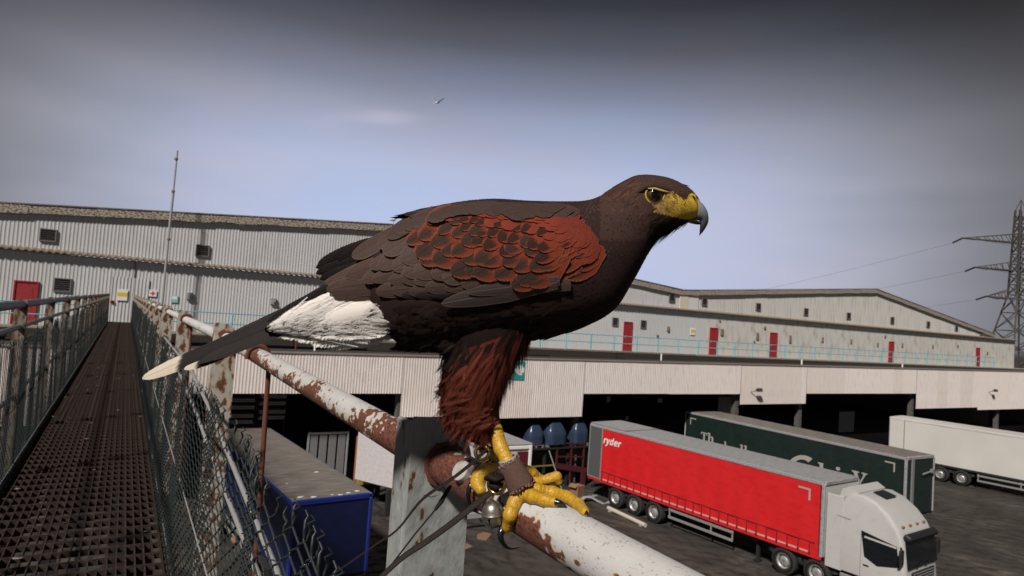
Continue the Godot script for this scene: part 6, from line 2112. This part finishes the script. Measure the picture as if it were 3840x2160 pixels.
func make_legs(h: Node3D) -> void:
	rng.seed = 19
	var rust_tint := func(p: Vector3) -> Color:
		var a := apparent(p)
		return Color(0.085, 0.022, 0.014) if a.y > 1330 - (a.x - 1700) * 0.35 else Color(0.010, 0.0065, 0.0055)
	for s in [1.0, -1.0]:
		var st := [[1780, 1080, 1940, 1090, 8], [1715, 1180, 1998, 1190, 15], [1696, 1262, 1978, 1262, 19], [1696, 1330, 1938, 1320, 19], [1694, 1400, 1900, 1396, 18], [1700, 1470, 1878, 1478, 15.5], [1728, 1540, 1872, 1548, 12], [1780, 1586, 1879, 1594, 9], [1826, 1614, 1874, 1610, 6]]
		if s < 0:
			for q in st: q[0] -= 25; q[2] -= 45; q[1] += 10; q[3] += 10
		obj("thigh", loft(st, 8, 40, 15.0 if s > 0 else -22.0, rust_tint), M.tinted, h)
		var xs := [[], []]
		var cs := [[], []]
		for k in (3000 if s > 0 else 900):
			var t := rng.randf_range(0.0, 7.8)
			var q := cat(st, t)
			var g := rng.randf() * TAU
			var a := hp(q[0], q[1], 15.0 if s > 0 else -22.0)
			var b := hp(q[2], q[3], 15.0 if s > 0 else -22.0)
			var c := (a + b) * 0.5
			var up := (a - b) * 0.5
			var p: Vector3 = c + up * sin(g) + Vector3(0, 0, cos(g) * q[4] * 0.001)
			var nn := (up.normalized() * sin(g) + Vector3(0, 0, cos(g))).normalized()
			var y := Vector3(-0.42 - 0.75 * maxf(sin(g), 0.0) * clampf(t / 4.0, 0, 1), -0.85, 0)
			y = (y - nn * y.dot(nn) * 0.8).normalized().rotated(nn, rng.randfn(0, 0.2))
			y = (y + nn * rng.randf_range(0.0, 0.05 if cos(g) > -0.2 and sin(g) < 0.4 else 0.12)).normalized()
			var x := y.cross(nn).normalized()
			nn = x.cross(y)
			var L := rng.randf_range(0.018, 0.034) * (1.0 if t < 6.3 else 0.55)
			var W := rng.randf_range(0.003, 0.0065)
			var m := rng.randi() % 2
			xs[m].append(Transform3D(Basis(x * W, y * L, nn * W), p))
			var f := rng.randf_range(0.5, 1.5)
			var ap := apparent(p)
			var line := ap.y - (1350.0 - (ap.x - 1700.0) * 0.40)
			cs[m].append((Color(0.105, 0.024, 0.014) if line > rng.randfn(0, 25) else Color(0.013, 0.008, 0.007)) * f)
		for m in 2: many("thigh_plumage", feather_mesh("small", FT.hair[0] if m == 0 else FT.wisp[1]), xs[m], cs[m], h)
	# loose plumes that stick out behind the thigh
	var px := [[], []]
	var pc := [[], []]
	for k in 320:
		var t := rng.randf()
		var tip := along([Vector2(1645, 1480), Vector2(1630, 1515), Vector2(1640, 1555), Vector2(1665, 1585), Vector2(1710, 1605), Vector2(1765, 1608)], t) + Vector2(rng.randf() * 60, rng.randfn(0, 12))
		var back := Vector2(1, -0.50 + 0.30 * (1.0 - t) + rng.randfn(0, 0.12)).normalized()
		var L := rng.randf_range(60, 140) * (1.0 - 0.55 * maxf(0.0, t - 0.5) * 2.0)
		var b := tip + back * L
		var z := rng.randf_range(8, 34)
		var B := hp(b.x, b.y, z)
		var y := hp(tip.x, tip.y, z + rng.randfn(0, 3)) - B
		var n := Vector3(rng.randfn(0, 0.3), 0.2 + rng.randfn(0, 0.3), 1).normalized()
		var x := y.cross(n).normalized()
		n = x.cross(y).normalized()
		var W := rng.randf_range(0.003, 0.007)
		px[k % 2].append(Transform3D(Basis(x * W, y, n * W), B))
		var f := rng.randf_range(0.5, 1.5)
		pc[k % 2].append(Color(0.10 * f, 0.025 * f, 0.015 * f))
	for m in 2: many("thigh_plumes", feather_mesh("small", FT.hair[m]), px[m], pc[m], h)
	# the near leg and foot
	var toe := func(pts: Array, rad: Array, B: Bones, ridge: float) -> void:
		var p := []
		for k in pts.size():
			var q: Array = pts[k]
			p.append(hp(q[0], q[1], rail_z(q[0], q[1], rad[k] * 0.92) + (q[2] if q.size() > 2 else 0.0)))
		B.chain(p, rad, ridge)
	var zf := rail_z(1961, 1842, 0.006)
	var f := Bones.new()
	f.chain([hp(1856, 1604, 17), hp(1878, 1680, 25), hp(1906, 1735, 33), hp(1935, 1795, zf - 5), hp(1955, 1835, zf - 1)], [0.0058, 0.0054, 0.0054, 0.0058, 0.0068], 0.0005)
	toe.call([[1958, 1836, 0], [2010, 1838, 0], [2071, 1846, 0], [2125, 1862, 0], [2170, 1892, 0], [2194, 1920, 0]], [0.0062, 0.0047, 0.0042, 0.0040, 0.0038, 0.0030], f, 0.0007)
	toe.call([[1960, 1846, 0], [1995, 1862, 0], [2040, 1876, 0], [2082, 1884, 0]], [0.0058, 0.0046, 0.0042, 0.0036], f, 0.0006)
	f.chain([hp(1962, 1828, zf - 3), hp(2005, 1810, zf - 8), hp(2060, 1795, zf - 11), hp(2088, 1786, zf - 12), hp(2096, 1808, zf - 12)], [0.0056, 0.0036, 0.0034, 0.0034, 0.0028], 0.0004)
	toe.call([[1948, 1848, 0], [1928, 1888, 0], [1914, 1930, 0], [1902, 1976, 0]], [0.0060, 0.0051, 0.0052, 0.0044], f, 0.0003)
	obj("foot", f.build(0.0011, 0.0035), M.skin, h)
	var z2 := rail_z(2086, 1884, 0.004)
	talon(h, [[2084, 1882, z2 + 1], [2106, 1888, z2 + 3], [2128, 1905, z2 + 1]], 0.0030)
	var z3 := rail_z(2196, 1922, 0.003)
	talon(h, [[2194, 1920, z3], [2202, 1926, z3], [2206, 1938, z3 - 4]], 0.0020)
	talon(h, [[2097, 1790, zf - 12], [2104, 1796, zf - 13], [2102, 1812, zf - 16]], 0.0020)
	var z4 := rail_z(1900, 1984, 0.004)
	talon(h, [[1888, 1978, z4], [1876, 2005, z4 + 4], [1886, 2036, z4 + 2], [1912, 2056, z4 - 6], [1952, 2052, z4 - 18]], 0.0036)
	# the far leg and foot behind it
	var g := Bones.new()
	var zg := rail_z(1812, 1770, 0.006)
	g.chain([hp(1842, 1600, -20), hp(1868, 1690, -10), hp(1850, 1735, lerpf(-8, zg, 0.6)), hp(1826, 1760, zg)], [0.005, 0.0052, 0.0062, 0.0064], 0.0)
	toe.call([[1822, 1762, 0], [1795, 1790, 0], [1790, 1815, 0], [1802, 1836, 0]], [0.0062, 0.0060, 0.0056, 0.0046], g, 0.0004)
	g.chain([hp(1850, 1735, lerpf(-8, zg, 0.6)), hp(1930, 1745, zg - 22), hp(1990, 1772, zg - 28), hp(2030, 1800, zg - 32)], [0.0062, 0.0052, 0.0046, 0.0038], 0.0009)
	obj("foot", g.build(0.0012, 0.0035), M.skin, h)
	var z5 := rail_z(1780, 1806, 0.004)
	talon(h, [[1782, 1800, z5 + 3], [1760, 1830, z5 + 8], [1757, 1872, z5 + 8], [1774, 1912, z5 + 2], [1812, 1932, z5 - 8]], 0.0032)
	talon(h, [[2028, 1798, zg - 31], [2042, 1800, zg - 33], [2046, 1814, zg - 36]], 0.0018)

func frame_on(a: Vector3, b: Vector3) -> Transform3D:
	var y := (b - a).normalized()
	var x := y.cross(Vector3(0, 0, 1)).normalized()
	return Transform3D(Basis(x, y, x.cross(y)), (a + b) * 0.5)

func worn(h: Node3D, called: String, label: String, category: String) -> Node3D:
	# a thing of its own that hangs about the hawk's legs, in the hawk's axes
	var o := base(called, label, category)
	o.transform = h.transform
	return o

func make_furniture(h: Node3D) -> void:
	rng.seed = 29
	var zf := rail_z(1961, 1842, 0.006)
	# numbered ring
	var rg := worn(h, "leg_ring", "pale grey metal ring stamped with a number round the hawk's leg", "leg ring")
	var xf := frame_on(hp(1925, 1763, zf - 7), hp(1895, 1700, 30))
	xf = Transform3D(xf.basis * Basis(Vector3(0, 0, 1), -0.02), xf.origin)
	xf.origin = hp(1909, 1731, 33)
	var m := MB.new()
	m.lathe([Vector2(0.0066, -0.0032), Vector2(0.0080, -0.0033), Vector2(0.0083, -0.0030), Vector2(0.0083, 0.0030), Vector2(0.0080, 0.0033), Vector2(0.0066, 0.0032)], xf, 36)
	obj("ring_band", m, M.ring, rg)
	var txt := "7461W F3"
	for k in txt.length():
		if txt[k] == " ": continue
		var tm := TextMesh.new()
		var sf := SystemFont.new()
		sf.font_names = PackedStringArray(["Droid Sans Mono"])
		tm.font = sf
		tm.text = txt[k]
		tm.font_size = 64
		tm.pixel_size = 0.0042 / 46.0
		tm.depth = 0.0003
		tm.material = M.black
		var g := -0.62 + k * 0.30 + 0.0
		inst("stamped_character", tm, rg, xf * Transform3D(Basis(Vector3.UP, g), Vector3(sin(g), 0, cos(g)) * 0.00836))
	# leather anklet
	var an := worn(h, "leather_anklet", "worn brown leather cuff with frayed edges on the hawk's leg", "anklet")
	var ax := frame_on(hp(1952, 1812, zf - 2), hp(1910, 1735, 33))
	ax.origin = hp(1931, 1776, (zf + 33) * 0.5 + 0.5)
	m = MB.new()
	var rows := []
	for q in [[0.0080, -0.0118], [0.0110, -0.0126], [0.0117, -0.0098], [0.0107, -0.002], [0.0101, 0.006], [0.0098, 0.0098], [0.0088, 0.0106], [0.0068, 0.0098]]:
		var row := PackedVector3Array()
		for k in 36:
			var g := TAU * k / 36
			row.append(ax * Vector3(cos(g) * q[0] * (1.0 + 0.05 * sin(g * 3.0)), q[1] + 0.0006 * sin(g * 5.0), sin(g) * q[0]))
		rows.append(row)
	m.grid(rows, true)
	obj("cuff", m, M.suede, an)
	m = MB.new()
	for k in 150:
		var g := rng.randf() * TAU
		var lo := rng.randf() < 0.55
		var r := 0.0114 if lo else 0.0096
		m.ball(ax * Vector3(cos(g) * r, (-0.0122 if lo else 0.0104) + rng.randfn(0, 0.0006), sin(g) * r), Vector3.ONE * rng.randf_range(0.0005, 0.0012), Basis(), 6)
	stuff(obj("frayed_edge", m, M.fray, an))
	# brass grommet on its leather tab, and the far anklet
	var gr := worn(h, "grommet", "round brass eyelet in a dark leather tab behind the hawk's leg", "eyelet")
	var gc := hp(1809, 1697, 20)
	var gx := Transform3D(Basis(Quaternion(Vector3.UP, Vector3(-0.25, 0.25, 1).normalized())), gc)
	m = MB.new()
	m.lathe([Vector2(0.0046, -0.0012), Vector2(0.0044, 0.0006), Vector2(0.0050, 0.0018), Vector2(0.0058, 0.0014), Vector2(0.0063, 0.0017), Vector2(0.0074, 0.0011), Vector2(0.0080, -0.0002), Vector2(0.0076, -0.0014)], gx, 32)
	obj("eyelet", m, M.brass, gr)
	m = MB.new()
	m.tube([hp(1800, 1690, 16), hp(1828, 1684, 14), hp(1858, 1684, 9), hp(1888, 1690, 2)], [0.0085, 0.0100, 0.0105, 0.009], 12, true, 0.16, Vector3(0, 1, 0))
	obj("leather_tab", m, M.leather, gr)
	m = MB.new()
	for k in 70: m.ball(hp(1800 + 80 * rng.randf(), 1684 + (44 if rng.randf() < 0.5 else -40) + rng.randfn(0, 3), 15), Vector3.ONE * rng.randf_range(0.0006, 0.0014), Basis(), 6)
	stuff(obj("frayed_edge", m, M.leather, gr))
	# bell on its ring
	var be := worn(h, "falconry_bell", "small round nickel bell with a slot hanging from the hawk's anklet", "bell")
	var zb := rail_z(1848, 1928, 0.0097) + 1.5
	var bc := hp(1848, 1928, zb)
	var bx := Transform3D(Basis(Vector3(0, 0, 1), 0.06), bc)
	m = MB.new()
	var pr := []
	for k in 15:
		var e := PI * k / 14 - PI / 2
		var rr := 0.0091 * pow(cos(e), 0.72) if absf(e) < 1.5 else 0.0008
		if k == 8: pr.append(Vector2(rr + 0.0001, 0.0002))
		pr.append(Vector2(rr, 0.0098 * sin(e) + 0.0003))
	pr = []
	for q in [[0.0, -0.0112], [0.0035, -0.0109], [0.0064, -0.0095], [0.0084, -0.0068], [0.0091, -0.0035], [0.0091, -0.0006], [0.0097, 0.0000], [0.0097, 0.0009], [0.0090, 0.0013], [0.0087, 0.0040], [0.0076, 0.0074], [0.0054, 0.0098], [0.0028, 0.0109], [0.0, 0.0111]]: pr.append(Vector2(q[0], q[1]))
	m.lathe(pr, bx, 40)
	obj("bell_body", m, M.nickel, be)
	m = MB.new()
	var sl := []
	for k in 8:
		var y := lerpf(-0.0018, -0.0108, k / 7.0)
		var r := 0.0093 if y > -0.0036 else lerpf(0.0093, 0.0040, pow((-y - 0.0036) / 0.0072, 1.6))
		sl.append(bx * (Basis(Vector3.UP, -0.32) * Vector3(0, y, r - 0.0002)))
	m.tube(sl, 0.0006, 6)
	m.ball(sl[0], Vector3.ONE * 0.0012, Basis(), 10)
	obj("slot", m, M.pupil, be)
	m = MB.new()
	m.tube([bx * Vector3(0, 0.010, 0), bx * Vector3(0.001, 0.016, 0.001), hp(1853, 1856, zb + 2)], [0.0034, 0.0022, 0.0018], 8, true, 0.3, Vector3(1, 0, 0))
	obj("hanger", m, M.nickel, be)
	m = MB.new()
	var rp := []
	for k in 25:
		var g := TAU * k / 24
		rp.append(hp(1863 + cos(g) * 30, 1817 + sin(g) * 33, zb + 4 + cos(g) * 3))
	m.tube(rp, 0.0019, 10, false)
	obj("split_ring", m, M.brass, be)
	m = MB.new()
	m.tube([hp(1834, 1792, zb + 3), hp(1845, 1788, zb + 8), hp(1857, 1797, zb + 7), hp(1872, 1787, zb + 7), hp(1886, 1794, zb + 2)], [0.0050, 0.0062, 0.0056, 0.0062, 0.0050], 12, true, 0.55, Vector3(0, 1, 0))
	m.tube([hp(1838, 1815, zb + 4), hp(1858, 1826, zb + 6), hp(1880, 1816, zb + 3)], [0.0030, 0.0036, 0.0030], 10)
	obj("leather_loop", m, M.leather, be)
	# jesses
	for q in [[[[1822, 1688, 20], [1806, 1704, 30], [1745, 1757, 34], [1680, 1806, 36], [1582, 1874, 40], [1491, 1985, 46], [1400, 2048, 54], [1225, 2170, 70]], [0.0024, 0.0030, 0.0032, 0.0030, 0.0027, 0.0020, 0.0015, 0.0012], "dark flat leather strap running from the brass eyelet down to the frame's edge"],
			[[[1872, 1836, zb + 2], [1842, 1846, zb + 3], [1790, 1886, zb + 5], [1700, 1958, 42], [1600, 2030, 46], [1510, 2090, 52], [1428, 2165, 58]], [0.0024, 0.0027, 0.0028, 0.0027, 0.0026, 0.0024, 0.0022], "worn leather strap running from the split ring beside the bell"]]:
		var j := worn(h, "leather_jess", q[2], "leather strap")
		var pts := []
		var rad := []
		for k in 33:
			var t: float = (q[0].size() - 1) * k / 32.0 * 0.9999
			var c := cat(q[0], t)
			pts.append(hp(c[0], c[1], c[2]))
			rad.append(lerpf(q[1][int(t)], q[1][mini(int(t) + 1, q[1].size() - 1)], t - int(t)))
		m = MB.new()
		m.tube(pts, rad, 12, true, 0.26, Vector3(-0.3, 0.5, 0.8))
		obj("strap", m, M.leather, j)
	var co := worn(h, "thin_cord", "thin dark cord stretched between the two leather straps", "cord")
	m = MB.new()
	m.tube([hp(1690, 1820, 27), hp(1655, 1880, 30), hp(1632, 1912, 32)], [0.0016, 0.0022, 0.0014], 8)
	m.tube([hp(1632, 1912, 32), hp(1560, 1998, 40), hp(1468, 2118, 54)], 0.0007, 6)
	m.tube([hp(1640, 1858, 34), hp(1615, 1864, 36), hp(1596, 1858, 37), hp(1588, 1855, 38)], 0.0003, 5)
	obj("cord", m, M.leather, co)
	# a pale plug fixed to the pipe behind the strap
	var pl := base("pale_plug", "round pale plug on the rusty pipe behind the leather strap", "plug")
	pl.transform = h.transform
	var zp := rail_z(1746, 1765, 0.003)
	m = MB.new()
	m.lathe([Vector2(0.0, 0.013), Vector2(0.0092, 0.013), Vector2(0.0104, 0.0118), Vector2(0.0107, -0.010), Vector2(0.0107, -0.016)], Transform3D(Basis(Quaternion(Vector3.UP, Vector3(-0.62, 0.55, 0.56).normalized())), hp(1756, 1782, zp - 8)), 28)
	obj("plug_cap", m, mat(lin(0.40, 0.38, 0.35), 0.6), pl)

# ------------------------------------------------------------------
func make_sky() -> ImageTexture:
	# a hazy pale horizon; darkening above and to the sides is painted in
	var W := 1024
	var H := 512
	var im := Image.create(W, H, false, Image.FORMAT_RGBF)
	var n := noise(91, 1.6, 5)
	var n2 := noise(92, 5.0, 4)
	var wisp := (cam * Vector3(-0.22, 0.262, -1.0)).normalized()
	var bright_mid := Vector3(0.47, 0.13, -0.87).normalized()
	var g := ramp([[0.0, Color(0.52, 0.52, 0.66)], [0.09, Color(0.50, 0.50, 0.65)], [0.139, Color(0.455, 0.468, 0.625)], [0.164, Color(0.37, 0.40, 0.55)], [0.19, Color(0.30, 0.325, 0.455)], [0.214, Color(0.21, 0.225, 0.305)], [0.258, Color(0.096, 0.098, 0.122)], [0.298, Color(0.037, 0.040, 0.052)], [0.36, Color(0.022, 0.023, 0.028)], [1.0, Color(0.02, 0.021, 0.025)]])  # falls off with height, frame darkening included in the colours
	for y in H:
		var e := (0.5 - (y + 0.5) / H) * PI
		for x in W:
			var a := TAU * (x + 0.5) / W
			var d := Vector3(sin(a) * cos(e), sin(e), -cos(a) * cos(e))
			var c := Color(0.045, 0.04, 0.037)
			if e > -0.02:
				var w := n.get_noise_3d(d.x, d.y * 3.5, d.z)
				var v := n2.get_noise_3d(d.x * 0.8, d.y * 5.0, d.z * 0.8)
				# painted vignette: bright where the camera looks, darkened all round it
				var open := d.dot(bright_mid) + w * 0.04 + v * 0.006  # nearness to the bright middle of the painted vignette
				var side_dark := 1.0 - smoothstep(0.73, 0.98, open)  # share of side darkening put into the sky colour
				c = g.sample(clampf(e / (PI / 2) + w * 0.010, 0, 1))
				var l := c.get_luminance()
				var blue := clampf(0.55 - w * 0.8 - v * 0.18, 0, 1)
				c = Color(l * 1.03, l * 1.0, l * 1.22).lerp(Color(l * 0.82, l * 1.0, l * 1.46), blue)
				# one faint wisp of higher cloud
				var side := d.cross(Vector3.UP).normalized()
				var wx := (d - wisp).dot(side.normalized())
				var wy := d.y - wisp.y - wx * 0.16
				c = c * (1.0 + 0.22 * exp(-pow(wx / 0.075, 2.0) - pow(wy / 0.012, 2.0)) * clampf(0.6 + v * 1.5, 0, 1.3))
				c = c.lerp(Color(l * 1.0, l * 1.0, l * 1.12), side_dark) * lerpf(1.0, 0.33, side_dark)
			im.set_pixel(x, y, c)
	return ImageTexture.create_from_image(im)

func _ready() -> void:
	# camera
	var c := Camera3D.new()
	c.name = "camera"
	c.transform = Transform3D(cam, EYE)
	c.fov = 48.08
	c.near = 0.02
	c.far = 3000.0
	var at := CameraAttributesPhysical.new()
	at.frustum_focal_length = 26.9
	at.frustum_focus_distance = 0.66
	at.exposure_aperture = 24.0
	at.frustum_near = 0.02
	at.frustum_far = 3000.0
	c.attributes = at
	add_child(c)
	c.current = true
	# sky, exposure
	var env := Environment.new()
	env.background_mode = Environment.BG_SKY
	env.tonemap_mode = Environment.TONE_MAPPER_LINEAR
	env.tonemap_exposure = 1.08
	env.background_energy_multiplier = 1.0
	env.sdfgi_enabled = true
	env.ssao_enabled = true
	env.ssil_enabled = true
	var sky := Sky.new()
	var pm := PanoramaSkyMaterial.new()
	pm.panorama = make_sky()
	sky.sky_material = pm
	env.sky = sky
	var we := WorldEnvironment.new()
	we.name = "world"
	we.environment = env
	add_child(we)
	# sun: high behind the photographer's left shoulder
	var sun := DirectionalLight3D.new()
	sun.name = "sun"
	sun.light_energy = 1.35
	sun.light_color = Color(1.0, 0.965, 0.93)
	sun.light_angular_distance = 4.0
	sun.shadow_enabled = true
	add_child(sun)
	sun.look_at_from_position(Vector3(-0.62, 0.68, 0.42), Vector3.ZERO)
	make_materials()
	make_yard()
	make_warehouse()
	make_deck_and_canopy()
	make_walkway()
	make_fences()
	make_railing()
	make_signs()
	make_vehicles()
	make_pylon()
	make_far_edge()
	make_gulls()
	make_hawk()
